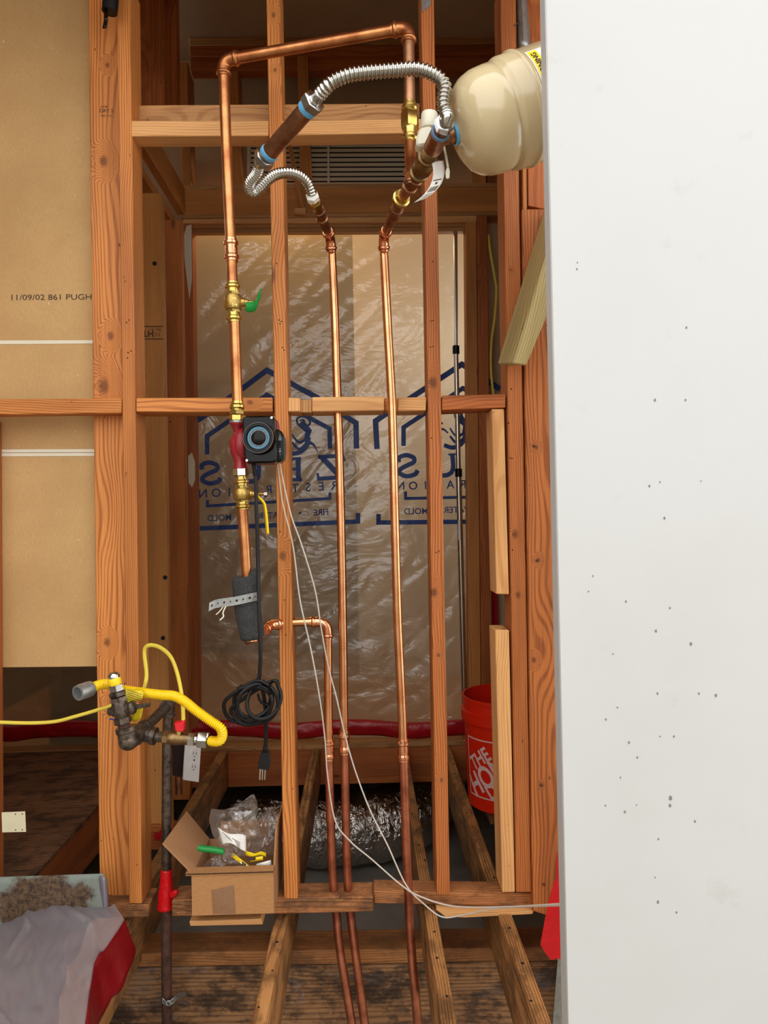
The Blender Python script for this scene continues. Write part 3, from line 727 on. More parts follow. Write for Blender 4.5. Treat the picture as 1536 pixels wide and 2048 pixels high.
# ================================================================== TUBE / FITTING TOOLS
def pts(lst): return [P(*q) for q in lst]
def collar(b, p, d, r, L=0.022):
    """pressed fitting end: sleeve with a raised bead"""
    b.lathe(p, d, [(0, r*1.02), (0, r*1.16), (L*.18, r*1.16), (L*.26, r*1.3), (L*.36, r*1.4), (L*.5, r*1.4), (L*.6, r*1.3), (L*.66, r*1.16), (L, r*1.16), (L, r*1.02)], 24)
def coupling(p0, p1, r, parent, mat='copper_bright', name='coupling'):
    p0, p1 = Vector(p0), Vector(p1); d = (p1-p0); L = d.length; d.normalize(); b = B()
    k = L*.30
    b.lathe(p0, d, [(0, r*1.02), (0, r*1.15), (k*.3, r*1.15), (k*.45, r*1.38), (k*.8, r*1.38), (k, r*1.15), (L*.4, r*1.14), (L*.5, r*1.2), (L*.6, r*1.14),
                    (L-k, r*1.15), (L-k*.8, r*1.38), (L-k*.45, r*1.38), (L-k*.3, r*1.15), (L, r*1.15), (L, r*1.02)], 24)
    return b.build(name, mat, parent)
def elbow(corner, din, dout, r, R, parent, mat='copper_bright'):
    c = Vector(corner); din = Vector(din).normalized(); dout = Vector(dout).normalized(); b = B()
    a = c-din*R; e = c+dout*R
    path = [a.lerp(c, 2*t/12*0.5*2).lerp(c.lerp(e, t/12), t/12) if False else (a*(1-t/12)**2+c*2*(t/12)*(1-t/12)+e*(t/12)**2) for t in range(13)]
    b.tube(path, r*1.14, 24)
    collar(b, a-din*0.016, din, r, 0.020); collar(b, e+dout*0.016, -dout, r, 0.020)
    return b.build('elbow', mat, parent)
def pipe(path, r, parent, mat, name='pipe', n=6, **kw):
    return B().tube(smooth_path(path, n) if n else path, r, 20).build(name, mat, parent, **kw)
def corrug(path, r, amp, pitch, parent, mat, name='corrugated_tube', seg=20):
    q = resample(smooth_path(path, 10), pitch/6)
    return B().tube(q, [r+amp*math.cos(2*math.pi*i/6) for i in range(len(q))], seg).build(name, mat, parent, sharp=180)
def hexnut(b, p, d, L, r, rot=0.0):
    b.lathe(p, d, [(0, r*.86), (L*.1, r), (L*.9, r), (L, r*.86)], 6, rot)

# ================================================================== LEFT RECIRCULATION LINE
YR = 1.76; rR = 0.0130
t = empty('copper_pipe', P(490, 1155, YR), 'dull copper recirculation pipe looping over the top from the black pump to the check valve', 'pipe')
top = P(447, 121, YR); tr_ = P(817, 55, 1.66)
pipe(pts([(447.5, 140, YR), (453, 300, YR), (461.5, 482, YR)]), rR, t, 'copper_used')
pipe(pts([(462, 482, YR), (466, 600, YR)]), rR, t, 'copper_used', n=0); pipe(pts([(469, 640, YR), (475, 806, YR)]), rR, t, 'copper_used', n=0)
coupling(P(461.5, 478, YR), P(464, 523, YR), rR, t)
pipe([top+(tr_-top).normalized()*.02, tr_-(tr_-top).normalized()*.02], rR, t, 'copper_used', n=0)
elbow(top, P(447, 121, YR)-P(448, 190, YR), tr_-top, rR, 0.024, t, 'copper_used')
dn = P(819, 200, 1.64)-tr_
elbow(tr_, tr_-top, dn, rR, 0.024, t, 'copper_used')
pipe([tr_+dn.normalized()*.02, P(819, 212, 1.64)], rR, t, 'copper_dark', n=0)
pipe(pts([(820, 282, 1.62), (821, 318, 1.60), (823, 352, 1.56)]), rR, t, 'copper_used')
pipe(pts([(484, 1010, YR), (490, 1090, YR), (495, 1170, YR), (503, 1240, YR), (506, 1284, YR-0.01)]), rR*0.96, t, 'copper_used')

def brass_valve(name, p0, p1, label, w=1.0, mats=('brass', 'brass_cast')):
    p0, p1 = Vector(p0), Vector(p1); d = p1-p0; L = d.length; d.normalize()
    tt = empty(name, p1, label, 'valve')
    r = rR
    b = B(); b.lathe(p0, d, [(0, r), (0, r*1.16), (L*.04, r*1.16), (L*.08, r*1.42), (L*.13, r*1.42), (L*.16, r*1.16), (L*.25, r*1.2), (L*.32, r*1.05)], 24); b.build('press_end', mats[0], tt)
    for hk in (.24, .69):
        b = B(); hexnut(b, p0+d*L*hk, d, L*.08, r*1.34); b.build('hex_collar', mats[0], tt)
    b = B(); b.lathe(p0+d*L*.30, d, [(0, r*1.1), (L*.03, r*1.5), (L*.08, r*1.66*w), (L*.2, r*1.74*w), (L*.32, r*1.66*w), (L*.38, r*1.45), (L*.40, r*1.1)], 28); b.build('body', mats[1], tt)
    b = B(); b.lathe(p1, -d, [(0, r), (0, r*1.16), (L*.04, r*1.16), (L*.08, r*1.42), (L*.13, r*1.42), (L*.16, r*1.16), (L*.25, r*1.2), (L*.32, r*1.05)], 24); b.build('press_end', mats[0], tt)
    return tt, p0.lerp(p1, 0.5), d
tv, mid, d = brass_valve('ball_valve', P(465, 565, YR), P(468.5, 645, YR), 'brass ball valve with a short green lever above the blocking')
b = B(); sd = P(500, 605, YR)-P(470, 605, YR); sd.normalize()
b.lathe(mid+sd*0.016, sd, [(0, 0.0105), (0.012, 0.0105), (0.013, 0.0085), (0.02, 0.0085), (0.021, 0.005), (0.034, 0.005)], 16); b.build('stem', 'brass_cast', tv)
hl = [P(492, 612, YR-0.012), P(497, 614, YR-0.014), P(508, 613, YR-0.02), P(514, 604, YR-0.03), P(518, 592, YR-0.036), P(521, 586, YR-0.04)]
b = B()
pth = smooth_path(hl, 4)
for i in range(len(pth)-1):
    pass
wv = Vector((0.002, -0.003, 0.0105))
b.grid(lambda i, j: pth[min(int(i*(len(pth)-1)+.5), len(pth)-1)]+wv*(j*2-1)*(0.9+0.25*math.sin(i*3.1)), len(pth)-1, 2)
b.build('lever', 'green_handle', tv, 'green vinyl coated lever', solid=0.004)
flat_text('cast_mark', '60', 468, 597, YR-rR*1.76, 5, tv, 'brass'); flat_text('cast_mark', '3/4', 469, 610, YR-rR*1.76, 6, tv, 'brass')

tv, mid, d = brass_valve('ball_valve', P(482.5, 957, YR), P(486.5, 1019, YR), 'brass ball valve with a long yellow lever below the pump')
b = B(); b.lathe(mid+sd*0.014, sd, [(0, 0.010), (0.010, 0.010), (0.011, 0.008), (0.018, 0.008), (0.019, 0.004), (0.042, 0.004)], 16); b.build('stem', 'brass_cast', tv)
b = B(); hexnut(b, mid+sd*0.052, sd, 0.008, 0.007); b.build('stem_nut', 'steel', tv)
hl = smooth_path(pts([(509, 985, YR-0.01), (516, 994, YR-0.012), (526, 1004, YR-0.016), (530, 1015, YR-0.018), (533, 1042, YR-0.02), (535, 1068, YR-0.022)]), 5)
b = B(); n = len(hl)-1
b.grid(lambda i, j: hl[min(int(i*n+.5), n)]+Vector((0.0032, -0.006, 0))*(j*2-1), n, 2); b.build('lever', 'yellow', tv, 'yellow vinyl coated lever', solid=0.0035)
flat_text('cast_mark', '60', 483, 974, YR-rR*1.76, 4.5, tv, 'brass'); flat_text('cast_mark', '3/4', 484, 986, YR-rR*1.76, 6, tv, 'brass')

# pump isolating fittings
t2 = empty('pump_union', P(475, 848, YR), 'brass press adapter screwed into the top of the pump', 'pipe fitting')
a, e = P(474.5, 803, YR), P(474.8, 843, YR); L = (e-a).length; dd = (e-a).normalized()
b = B(); b.lathe(a, dd, [(0, rR*1.16), (L*.12, rR*1.16), (L*.2, rR*1.42), (L*.32, rR*1.42), (L*.4, rR*1.16), (L*.45, rR*1.2)], 24); b.build('press_end', 'brass', t2)
b = B(); hexnut(b, a+dd*L*.45, dd, L*.22, rR*1.42); hexnut(b, a+dd*L*.68, dd, L*.30, rR*1.5, 0.5); b.build('hex_body', 'brass', t2)
b = B(); b.lathe(e-dd*0.001, dd, [(0, rR*1.45), (0.004, rR*1.45), (0.007, rR*1.15), (0.011, rR*1.1)], 24); b.build('thread_tape', 'galv', t2)
t2 = empty('pump_union', P(482, 957, YR), 'bright hexagon adapter below the pump above the yellow lever valve', 'pipe fitting')
b = B(); hexnut(b, P(481, 936, YR), P(482, 957, YR)-P(481, 936, YR), 0.020, rR*1.4, 0.26); b.build('hex_nut', 'steel', t2)
b = B(); b.lathe(P(482, 953, YR), P(483, 968, YR)-P(482, 953, YR), [(0, rR*1.05), (0.006, rR*1.05), (0.006, rR*1.2), (0.014, rR*1.2)], 24); b.build('nipple', 'brass', t2)

# circulator pump
Yp = 1.70
t = empty('circulator_pump', P(515, 927, Yp+0.04), 'dark red circulator pump with a black square timer box and round dial', 'pump')
vp = smooth_path(pts([(474.8, 846, YR), (474.5, 858, YR), (475.5, 870, YR), (474, 884, YR), (476, 905, YR), (480, 925, YR), (481, 938, YR)]), 5)
n = len(vp)-1
rad = []
for i in range(n+1):
    f = i/n
    rad.append(0.0125+0.006*math.exp(-((f-0.02)/0.08)**2)-0.005*math.exp(-((f-0.28)/0.12)**2)+0.006*math.exp(-((f-0.55)/0.2)**2)+0.005*math.exp(-((f-1)/0.1)**2))
b = B(); b.tube(vp, rad, 24); b.sphere(P(484, 890, Yp+0.065), 0.042, 3, (0.6, 0.7, 1)); b.build('volute', 'maroon', t)
b = B().prism([P(u, v, Yp+0.052) for u, v in ((488, 836), (551, 836), (556, 846), (557, 918), (551, 928), (492, 928))], (0, 0.035, 0)); b.build('motor_housing', 'maroon', t, bevel=0.004)
b = B().prism([P(u, v, Yp+0.01) for u, v in ((489, 832), (545, 831), (549, 836), (553, 919), (549, 925), (494, 926), (489, 920), (484, 838))], (0, 0.05, 0)); b.build('timer_box', 'black', t, bevel=0.004)
b = B().prism([P(u, v, Yp+0.05) for u, v in ((552, 858), (561, 860), (568, 874), (569, 905), (566, 918), (558, 925), (552, 925))], (0, 0.05, 0)); b.build('terminal_box', 'black', t, bevel=0.003)
b = B()
for vv, ww in ((869, 2), (873, 5), (876, 6), (879, 6), (897, 3), (900, 3), (903, 4), (908, 2)): b.prism([P(559-ww/2+1, vv, Yp+0.049), P(559+ww/2+1, vv, Yp+0.049), P(559+ww/2+1, vv+1.2, Yp+0.049), P(559-ww/2+1, vv+1.2, Yp+0.049)], (0, 0.001, 0))
b.build('rating_label', 'grey_print', t, kind='stuff')
dc = P(520, 877.5, Yp+0.012); px = Yp/F; fwd = Vector((-0.12, -1, 0.05)).normalized()
b = B(); b.lathe(dc, fwd, [(0, 33*px), (0.010, 32*px), (0.014, 31*px), (0.016, 29*px), (0.016, 25*px), (0.012, 24*px)], 40, caps=False); dial = b.build('dial_housing', 'black', t)
b = B(); b.lathe(dc+fwd*0.0135, fwd, [(0, 31.2*px), (0.0035, 30.8*px), (0.0035, 30.0*px), (0, 29.8*px)], 40, caps=False); b.build('dial_rim', 'dark_chrome', dial)
b = B(); b.lathe(dc+fwd*0.012, fwd, [(0, 24*px), (0.001, 24*px)], 40); b.build('dial_face', 'black', dial)
b = B(); b.lathe(dc+fwd*0.0132, fwd, [(0, 22*px), (0.0005, 22*px), (0.0005, 18.5*px), (0, 18.5*px)], 40, caps=False); b.build('time_ring', 'dial_blue', dial)
fx = fwd.cross(Vector((0, 0, 1))).normalized(); fz = fx.cross(fwd).normalized()
if fz.z < 0: fz = -fz
b = B()
for k in range(32):
    a = 2*math.pi*k/32; r0, r1 = 15*px, 17.6*px; w = 0.7*px
    rd = fx*math.cos(a)+fz*math.sin(a); tn = -fx*math.sin(a)+fz*math.cos(a); c0 = dc+fwd*0.0136
    b.poly([c0+rd*r0-tn*w, c0+rd*r1-tn*w, c0+rd*r1+tn*w, c0+rd*r0+tn*w])
for xx, zz, w in ((-2, 4, 2.5), (3, 4, 3), (8, 3.5, 2), (3, 0, 2), (-6, -10, 4), (5, -10, 4), (6, -25.5, 3)):
    c0 = dc+fwd*0.0136+fx*(xx*px)+fz*(zz*px)
    b.poly([c0-fx*w*px-fz*px*.6, c0+fx*w*px-fz*px*.6, c0+fx*w*px+fz*px*.6, c0-fx*w*px+fz*px*.6])
b.build('dial_marks', 'grey_print', dial, kind='stuff')
b = B(); b.lathe(dc+fwd*0.012, fwd, [(0, 14.2*px), (0.0045, 14*px), (0.0055, 12.5*px)], 32); b.build('dial_knob', 'black', dial)
for u, v in ((543.5, 835.5), (494, 921)): B().lathe(P(u, v, Yp+0.009), fwd, [(0, 0.003), (0.002, 0.003)], 12).build('screw', 'steel', t)

# power cord of the pump
t = empty('power_cord', P(525, 1560, 1.74), 'black power cord hanging from the pump, coiled and tied above its plug', 'cord')
b = B()
q = resample(pts([(507, 927, 1.74), (511, 952, 1.74)]), 0.001)
b.tube(q, [0.0048+0.0018*(1 if (i//3) % 2 else 0) for i in range(len(q))], 12); b.build('strain_relief', 'black_rubber', t)
cp = [(511, 950, 1.74), (513, 1020, 1.735), (516, 1120, 1.73), (518, 1220, 1.71), (521, 1300, 1.70), (520, 1335, 1.70), (514, 1362, 1.70)]
loops = [((497, 1408), 50, 36, -0.35), ((512, 1405), 44, 42, 0.1), ((505, 1412), 42, 34, -0.7), ((528, 1400), 32, 40, 0.5), ((510, 1402), 30, 38, 0.9)]
k = 0
for (c, rx, ry, ang) in loops:
    for s in range(10):
        a = math.pi*0.55-2*math.pi*s/10; x, y = rx*math.cos(a), -ry*math.sin(a)
        cp.append((c[0]+x*math.cos(ang)-y*math.sin(ang), c[1]+x*math.sin(ang)+y*math.cos(ang), 1.70-0.012*math.sin(a+k)-0.004*k))
    k += 1
cp += [(526, 1385, 1.69), (531, 1420, 1.70), (532, 1460, 1.71), (531, 1495, 1.715)]
B().tube(smooth_path([P(*c) for c in cp], 6), 0.0046, 10).build('cable', 'black_rubber', t)
b = B(); b.tube(smooth_path(pts([(520, 1372, 1.68), (534, 1378, 1.675), (541, 1392, 1.68), (536, 1408, 1.685), (522, 1404, 1.68), (516, 1388, 1.68)]), 5), 0.0032, 8)
b.tube(smooth_path(pts([(536, 1378, 1.675), (545, 1362, 1.67), (548, 1360, 1.67)]), 4), 0.0025, 8); b.build('cable_tie', 'black', t)
b = B(); b.tube(resample(pts([(531, 1490, 1.715), (530, 1508, 1.715)]), 0.0012), [0.0052+0.001*(i % 2) for i in range(len(resample(pts([(531, 1490, 1.715), (530, 1508, 1.715)]), 0.0012)))], 12)
b.prism([P(u, v, 1.70) for u, v in ((522, 1506), (538, 1507), (540, 1530), (537, 1541), (516, 1538), (516, 1526))], (0, 0.026, 0)); plug = b.build('plug', 'black_rubber', t, bevel=0.002)
b = B()
for u0, u1 in ((519, 522), (524, 526.5), (529, 531.5)): b.prism([P(u0, 1538, 1.708), P(u1, 1538, 1.708), P(u1-1, 1560, 1.708), P(u0-1, 1560, 1.708)], (0, 0.005, 0))
b.build('prong', 'steel', plug, bevel=0.0005)

# check valve on the right leg
t = empty('check_valve', P(820, 286, 1.62), 'brass check valve with a fat hexagon body on the upper right copper leg', 'valve')
a, e = P(819, 207, 1.64), P(820.5, 288, 1.62); d = (e-a); L = d.length; d.normalize()
b = B(); b.lathe(a, d, [(0, rR*1.15), (L*.06, rR*1.15), (L*.1, rR*1.4), (L*.16, rR*1.4), (L*.2, rR*1.15), (L*.26, rR*1.2)], 24); b.build('press_end', 'brass', t)
b = B(); hexnut(b, a+d*L*.25, d, L*.4, rR*1.62, 0.26); b.build('body', 'brass', t)
b = B(); b.lathe(e, -d, [(0, rR*1.15), (L*.06, rR*1.15), (L*.1, rR*1.4), (L*.16, rR*1.4), (L*.2, rR*1.15), (L*.36, rR*1.25)], 24); b.build('press_end', 'brass', t)

# ================================================================== FOAM SLEEVE, STRAP, BRANCH PIPE
fo = B()
fp = smooth_path(pts([(488, 1153, YR), (491, 1190, YR), (497, 1230, YR), (503, 1262, YR), (505, 1278, YR)]), 6)
nf = len(fp)
def fw(f, a): return 1+0.07*noise.noise(Vector((math.cos(a)*1.5, math.sin(a)*1.5, f*5)))+0.03*noise.noise(Vector((math.cos(a)*7, math.sin(a)*7, f*30)))
fo.tube(fp, [0.030 if 0 < i < nf-2 else 0.025 for i in range(nf)], 28, wob=fw)
fo.tube(smooth_path(pts([(503, 1168, YR-0.006), (506, 1150, YR-0.006), (510, 1136, YR-0.006)]), 4), [0.015, 0.014, 0.013, 0.011, 0.010, 0.008, 0.006, 0.004, 0.002], 12, wob=fw)
o = fo.build('foam_sleeve', 'foam', None, 'torn black foam insulation on the copper pipe below the yellow lever', 'pipe insulation', sharp=180)
def perf_strip(b, path, wid, pitch, hole):
    q = resample(path, pitch)
    for i in range(len(q)-1):
        c = (q[i]+q[i+1])/2; a = (q[i+1]-q[i]); ex = a/2
        ez = Vector(wid)/2; ez = ez
        r = hole*(0.72 if i % 2 else 1)
        out = [c+ex*x+ez*z for x, z in ((1, 0), (1, 1), (0, 1), (-1, 1), (-1, 0), (-1, -1), (0, -1), (1, -1))]
        un = ex.normalized(); vn = ez.normalized()
        inn = [c+(un*math.cos(k*math.pi/4)+vn*math.sin(k*math.pi/4))*r for k in range(8)]
        vo = [b.bm.verts.new(p) for p in out]; vi = [b.bm.verts.new(p) for p in inn]
        for k in range(8): b.bm.faces.new((vo[k], vo[(k+1) % 8], vi[(k+1) % 8], vi[k]))
b = B(); yy = YR-0.032
perf_strip(b, smooth_path(pts([(418, 1214, yy+0.01), (434, 1207, yy+0.008), (470, 1202, yy-0.002), (498, 1196, yy-0.004), (512, 1193, yy+0.01), (520, 1192, yy+0.03)]), 6), (0.002, 0, 0.0205), 0.0150, 0.0030)
b.build('hanger_strap', 'galv', None, 'perforated galvanised hanger strap around the black foam', 'strap', solid=0.0006, smooth=False)
b = B(); b.tube(smooth_path(pts([(446, 1214, yy), (438, 1224, yy), (432, 1229, yy)]), 4), 0.0014, 6); b.tube(smooth_path(pts([(452, 1212, yy), (446, 1225, yy), (447, 1233, yy), (440, 1240, yy)]), 4), 0.0018, 6)
b.build('torn_strip', 'white_plastic', None, 'small torn white plastic shreds hanging under the perforated strap', 'shred')

YM = 1.935; r3 = 0.0113
t = empty('copper_pipe', P(668, 1787, YM), 'new copper branch pipe from the foam sleeve through the middle stud, left of the pair', 'pipe')
b = B(); b.lathe(P(500, 1278, YR-0.004), P(505, 1292, YR-0.004)-P(500, 1278, YR-0.004), [(0, 0.015), (0.006, 0.015), (0.009, 0.012), (0.01, 0)], 20); b.build('pipe_end', 'copper_dark', t)
elbow(P(537, 1250, YM-0.05), P(537, 1250, YM-0.05)-P(519, 1276, YM-0.13), P(600, 1243, YM)-P(537, 1248, YM-0.03), r3, 0.02, t)
pipe(pts([(522, 1268, YM-0.12), (533, 1254, YM-0.07)]), r3, t, 'copper', n=0)
pipe(pts([(540, 1248, YM-0.035), (600, 1244, YM), (645, 1243, YM)]), r3, t, 'copper', n=0)
elbow(P(655, 1243, YM), (1, 0, 0), P(656, 1300, YM)-P(655, 1243, YM), r3, 0.030, t)
pipe(pts([(655.5, 1270, YM), (657, 1425, YM), (658, 1500, YM)]), r3, t, 'copper')
coupling(P(658, 1478, YM), P(658.5, 1520, YM), r3, t)
pipe(pts([(658, 1500, YM), (662, 1664, YM), (668, 1787, YM), (673, 1828, YM), (680, 1900, YM-0.015), (708, 2075, YM-0.04)]), r3, t, 'copper_low')

t = empty('copper_pipe', P(697, 1787, YM), 'new copper pipe rising right of the middle stud up to the lower flex hose', 'pipe')
e45 = P(661, 476, YM-0.02)
pipe(pts([(663.5, 505, YM), (669.6, 627, YM), (674, 768, YM), (678, 885, YM), (682.4, 1060, YM), (685.5, 1242, YM), (688, 1425, YM), (689, 1490, YM)]), r3, t, 'copper')
coupling(P(688.5, 1462, YM), P(689.5, 1508, YM), r3, t)
pipe(pts([(689, 1490, YM), (692, 1644, YM), (696, 1777, YM), (701, 1828, YM), (710, 1900, YM-0.015), (733, 2075, YM-0.04)]), r3, t, 'copper_low')
up2 = P(640, 428, 1.80)-e45
elbow(e45, P(661, 476, YM-.02)-P(664, 520, YM), up2, r3, 0.018, t)
pipe([e45, P(641, 430, 1.805)], r3, t, 'copper_dark', n=0)
coupling(P(646, 442, 1.832), P(637, 418, 1.783), r3, t, 'copper_dark')
b = B(); dd = (P(627, 397, 1.737)-P(637, 419, 1.785)); hexnut(b, P(635, 414, 1.773), dd, 0.024, 0.0145); b.build('adapter', 'brass', t)

YQ = 1.86
t = empty('copper_pipe', P(838, 2060, YQ-0.02), 'new copper pipe at the right running down in front of the cut bottom plate', 'pipe')
e45r = P(767, 474, YQ-0.02)
pipe(pts([(767.5, 505, YQ), (769, 531, YQ), (776, 662, YQ), (783, 791, YQ), (786.5, 900, YQ), (790.5, 1060, YQ), (795.7, 1242, YQ), (804, 1424, YQ), (806, 1490, YQ)]), r3, t, 'copper')
coupling(P(806, 1478, YQ), P(807, 1522, YQ), r3, t)
pipe(pts([(806.5, 1495, YQ), (812.5, 1685, YQ), (817, 1787, YQ), (822.5, 1895, YQ-0.01), (838, 2075, YQ-0.03)]), r3, t, 'copper_low')
vA = P(801, 399, 1.66)
elbow(e45r, e45r-P(769, 520, YQ), vA-e45r, r3, 0.018, t)
pipe([e45r, P(797, 408, 1.68)], r3, t, 'copper_dark', n=0)
coupling(P(785, 437, 1.755), P(796, 413, 1.69), r3, t, 'copper_dark')
# dark hot-side assembly towards the tank
pB = P(838, 347, 1.55); pC = P(872, 283, 1.42); pD = P(886, 254, 1.37)
b = B(); dd = pB-vA; b.lathe(vA-dd.normalized()*.012, dd, [(0, .014), (.004, .0165), (.01, .0165), (.012, .0205), (.02, .0205), (.022, .0165), (.032, .0155)], 24); b.build('adapter_ring', 'brass', t)
pipe([vA, pB], r3*1.12, t, 'copper_dark', n=0)
coupling(vA.lerp(pB, .42), vA.lerp(pB, .9), r3*1.12, t, 'copper_dark')
coupling(P(822, 340, 1.575), P(823, 370, 1.575), rR*.95, t, 'copper_dark', 'tee_inlet')

tv = empty('isolation_valve', pB, 'tarnished brass ball valve with a chrome stem below the dark copper tee', 'valve')
dd = pC-pB; Lv = dd.length; dd.normalize(); v0 = pB-dd*.01
b = B(); b.lathe(v0, dd, [(0, .0135), (0, .017), (.006, .017), (.009, .0205), (.014, .0205), (.017, .0165), (.024, .018), (.03, .0215), (.046, .0225), (.062, .0215), (.067, .018), (.073, .0165), (.077, .0205), (.082, .0205), (.085, .017), (.09, .0165)], 28); b.build('body', 'brass_dark', tv)
sd2 = Vector((1, -0.25, -0.1)).normalized(); sc_ = v0+dd*.046
b = B(); b.lathe(sc_+sd2*.015, sd2, [(0, .011), (.012, .011), (.013, .006), (.028, .006)], 16); b.lathe(sc_+sd2*.031, sd2, [(0, .0095), (.003, .0095), (.004, .005), (.008, .005), (.009, .0095), (.012, .0095)], 16); b.build('stem', 'steel', tv)

tt = empty('copper_tee', pC, 'dark copper tee joining the tank and the upper flex hose', 'pipe fitting')
b = B(); de = (pD-pC).normalized(); t0 = pC-de*.028
b.lathe(t0, de, [(0, .0165), (.003, .0185), (.012, .0185), (.05, .0185), (.06, .0185), (.064, .0165)], 28)
Nk = P(907, 268, 1.40)
b.lathe(pC.lerp(pD, .35), Nk-pC.lerp(pD, .35), [(0, .017), (.03, .017), (.031, .0155), (.04, .0155)], 24)
b.build('body', 'copper_dark', tt)
b = B(); b.lathe(t0+de*.058, de, [(0, .0187), (.004, .0189), (.007, .0187)], 28); b.build('paste_ring', 'blue_paste', tt)
b = B(); b.lathe(t0+de*.064, de, [(0, .015), (.02, .015)], 24); b.build('nipple', 'copper_dark', tt)
fe0 = t0+de*.080
b = B(); hexnut(b, fe0, de, .016, .0195, .3); b.lathe(fe0+de*.014, de, [(0, .0125), (.004, .0125)], 24); b.build('flare_nut', 'steel', tt)

# white vacuum relief cap beside the tee
t = empty('plastic_fitting', P(852, 290, 1.55), 'cream white plastic fitting with a round cap left of the tee', 'pipe fitting')
b = B().prism([P(u, v, 1.50) for u, v in ((840, 254), (862, 250), (868, 262), (858, 288), (834, 292), (832, 276))], (0, 0.035, 0)); b.build('body', 'white_plastic', t, bevel=0.004)
b = B(); b.lathe(P(858, 258, 1.525), P(859, 228, 1.525)-P(858, 258, 1.525), [(0, .017), (.004, .0185), (.012, .0185), (.013, .0175), (.03, .0178), (.033, .0165)], 28); b.build('cap', 'white_plastic', t)
t = empty('lanyard', P(896, 356, 1.46), 'thin white lanyard with an eyelet end hanging below the tank neck', 'lanyard')
b = B(); b.tube(smooth_path(pts([(888, 293, 1.46), (892, 312, 1.455), (896, 334, 1.45)]), 5), 0.0024, 8); b.build('cord', 'white_plastic', t)
b = B(); b.prism([P(u, v, 1.448) for u, v in ((894, 334), (898, 334), (900, 342), (899, 355), (896, 357), (892, 356), (891, 343))], (0, 0.004, 0)); b.build('eyelet', 'white_plastic', t, bevel=0.0008)

# paper tag
tg = empty('paper_tag', P(840, 403, 1.48), 'curled white paper tag with a barcode hanging from the tarnished valve', 'tag')
tc = smooth_path(pts([(875, 323, 1.475), (878, 345, 1.465), (872, 368, 1.45), (858, 387, 1.45), (840, 401, 1.455)]), 6)
wd_ = (P(885, 330, 1.47)-P(862, 333, 1.47))/2
n = len(tc)-1
def tgp(i, j, lift=0.0):
    f = i*n; k = min(int(f), n-1); p = tc[k].lerp(tc[k+1], f-k); w = wd_.lerp(Vector((0.0118, 0, 0.004)), i)
    return p+w*(2*j-1)+Vector((0, -lift, 0))
B().grid(lambda i, j: tgp(i, j), n, 4).build('paper', 'white', tg, solid=0.0005)
b = B()
x = 0.14
while x < 0.86:
    w = random.choice((0.02, 0.03, 0.05)); b.poly([tgp(.56, x, .001), tgp(.56, x+w, .001), tgp(.70, x+w, .001), tgp(.70, x, .001)]); x += w+random.choice((.02, .035))
b.poly([tgp(.40, .15, .001), tgp(.40, .85, .001), tgp(.42, .85, .001), tgp(.42, .15, .001)]); b.poly([tgp(.46, .4, .001), tgp(.46, .6, .001), tgp(.51, .6, .001), tgp(.51, .4, .001)])
for q_ in (.76, .82, .90): b.poly([tgp(q_, .15, .001), tgp(q_, .8, .001), tgp(q_+.015, .8, .001), tgp(q_+.015, .15, .001)])
b.build('barcode', 'ink', tg, smooth=False, kind='stuff')

# ================================================================== DIELECTRIC NIPPLE AND FLEX HOSES
t = empty('pipe_nipple', P(532, 315, 1.22), 'short brown copper nipple with light blue tape rings held between two flex hoses', 'pipe')
n0 = P(533, 312, 1.50); n1 = P(619, 213, 1.39); dn = (n1-n0).normalized(); Ln = (n1-n0).length
b = B(); b.lathe(n0, dn, [(0, .0165), (Ln*.1, .0170), (Ln*.9, .0170), (Ln, .0165)], 28); b.build('tube', 'copper_dark', t)
b = B(); b.lathe(n0+dn*.004, dn, [(0, .0172), (.0015, .0185), (.004, .0183), (.0055, .0188), (.009, .0185), (.0115, .0172)], 28, caps=False); b.build('tape_ring', 'blue_tape', t)
b = B(); b.lathe(n1-dn*.012, dn, [(0, .0172), (.0015, .0188), (.005, .0185), (.007, .019), (.0115, .0186), (.0135, .0172)], 28, caps=False); b.build('tape_ring', 'blue_tape', t)

t = empty('flex_hose', P(888, 252, 1.36), 'silver corrugated flex hose arching from the blue taped nipple to the tank tee', 'hose')
b = B(); hexnut(b, n1, dn, .019, .023, .25); b.build('nut', 'steel', t)
cE = P(642, 188, 1.185)
b = B(); b.lathe(n1+dn*.018, dn, [(0, .014), (.003, .0118), (.015, .0118), (.017, .013)], 24); b.build('sleeve', 'steel', t)
h0 = n1+dn*.034
corrug([h0]+pts([(656, 171, 1.35), (674, 159, 1.345), (702, 149, 1.34), (745, 143.5, 1.34), (790, 140, 1.34), (832, 138, 1.345), (862, 146, 1.35), (883, 161, 1.355), (890, 177, 1.355), (888, 192, 1.355), (887, 210, 1.355), (893, 228, 1.355)])+[fe0+de*.026, fe0+de*.014], .0118, .0018, .0078, t, 'flex')

t = empty('flex_hose', P(628, 400, 1.70), 'silver corrugated flex hose bent in a tight U below the blue taped nipple', 'hose')
b = B(); hexnut(b, n0, -dn, .016, .023, .2); b.lathe(n0-dn*.015, -dn, [(0, .0135), (.010, .0125), (.014, .0115)], 24); b.build('nut', 'steel', t)
l0 = n0-dn*.029
b = B(); ln_ = P(626.5, 399, 1.735); ld = P(623, 386, 1.715)-ln_; hexnut(b, ln_, ld, .014, .0165, .3); b.build('end_nut', 'white', t)
corrug([l0]+pts([(514, 346, 1.545), (502, 362, 1.57), (499, 375, 1.59), (506, 385, 1.61), (519, 377, 1.62), (534, 361, 1.63), (552, 349, 1.645), (575, 345, 1.66), (597, 350, 1.68), (613, 362, 1.70), (621, 377, 1.715), (625, 392, 1.73)]), .0108, .0017, .0070, t, 'flex')

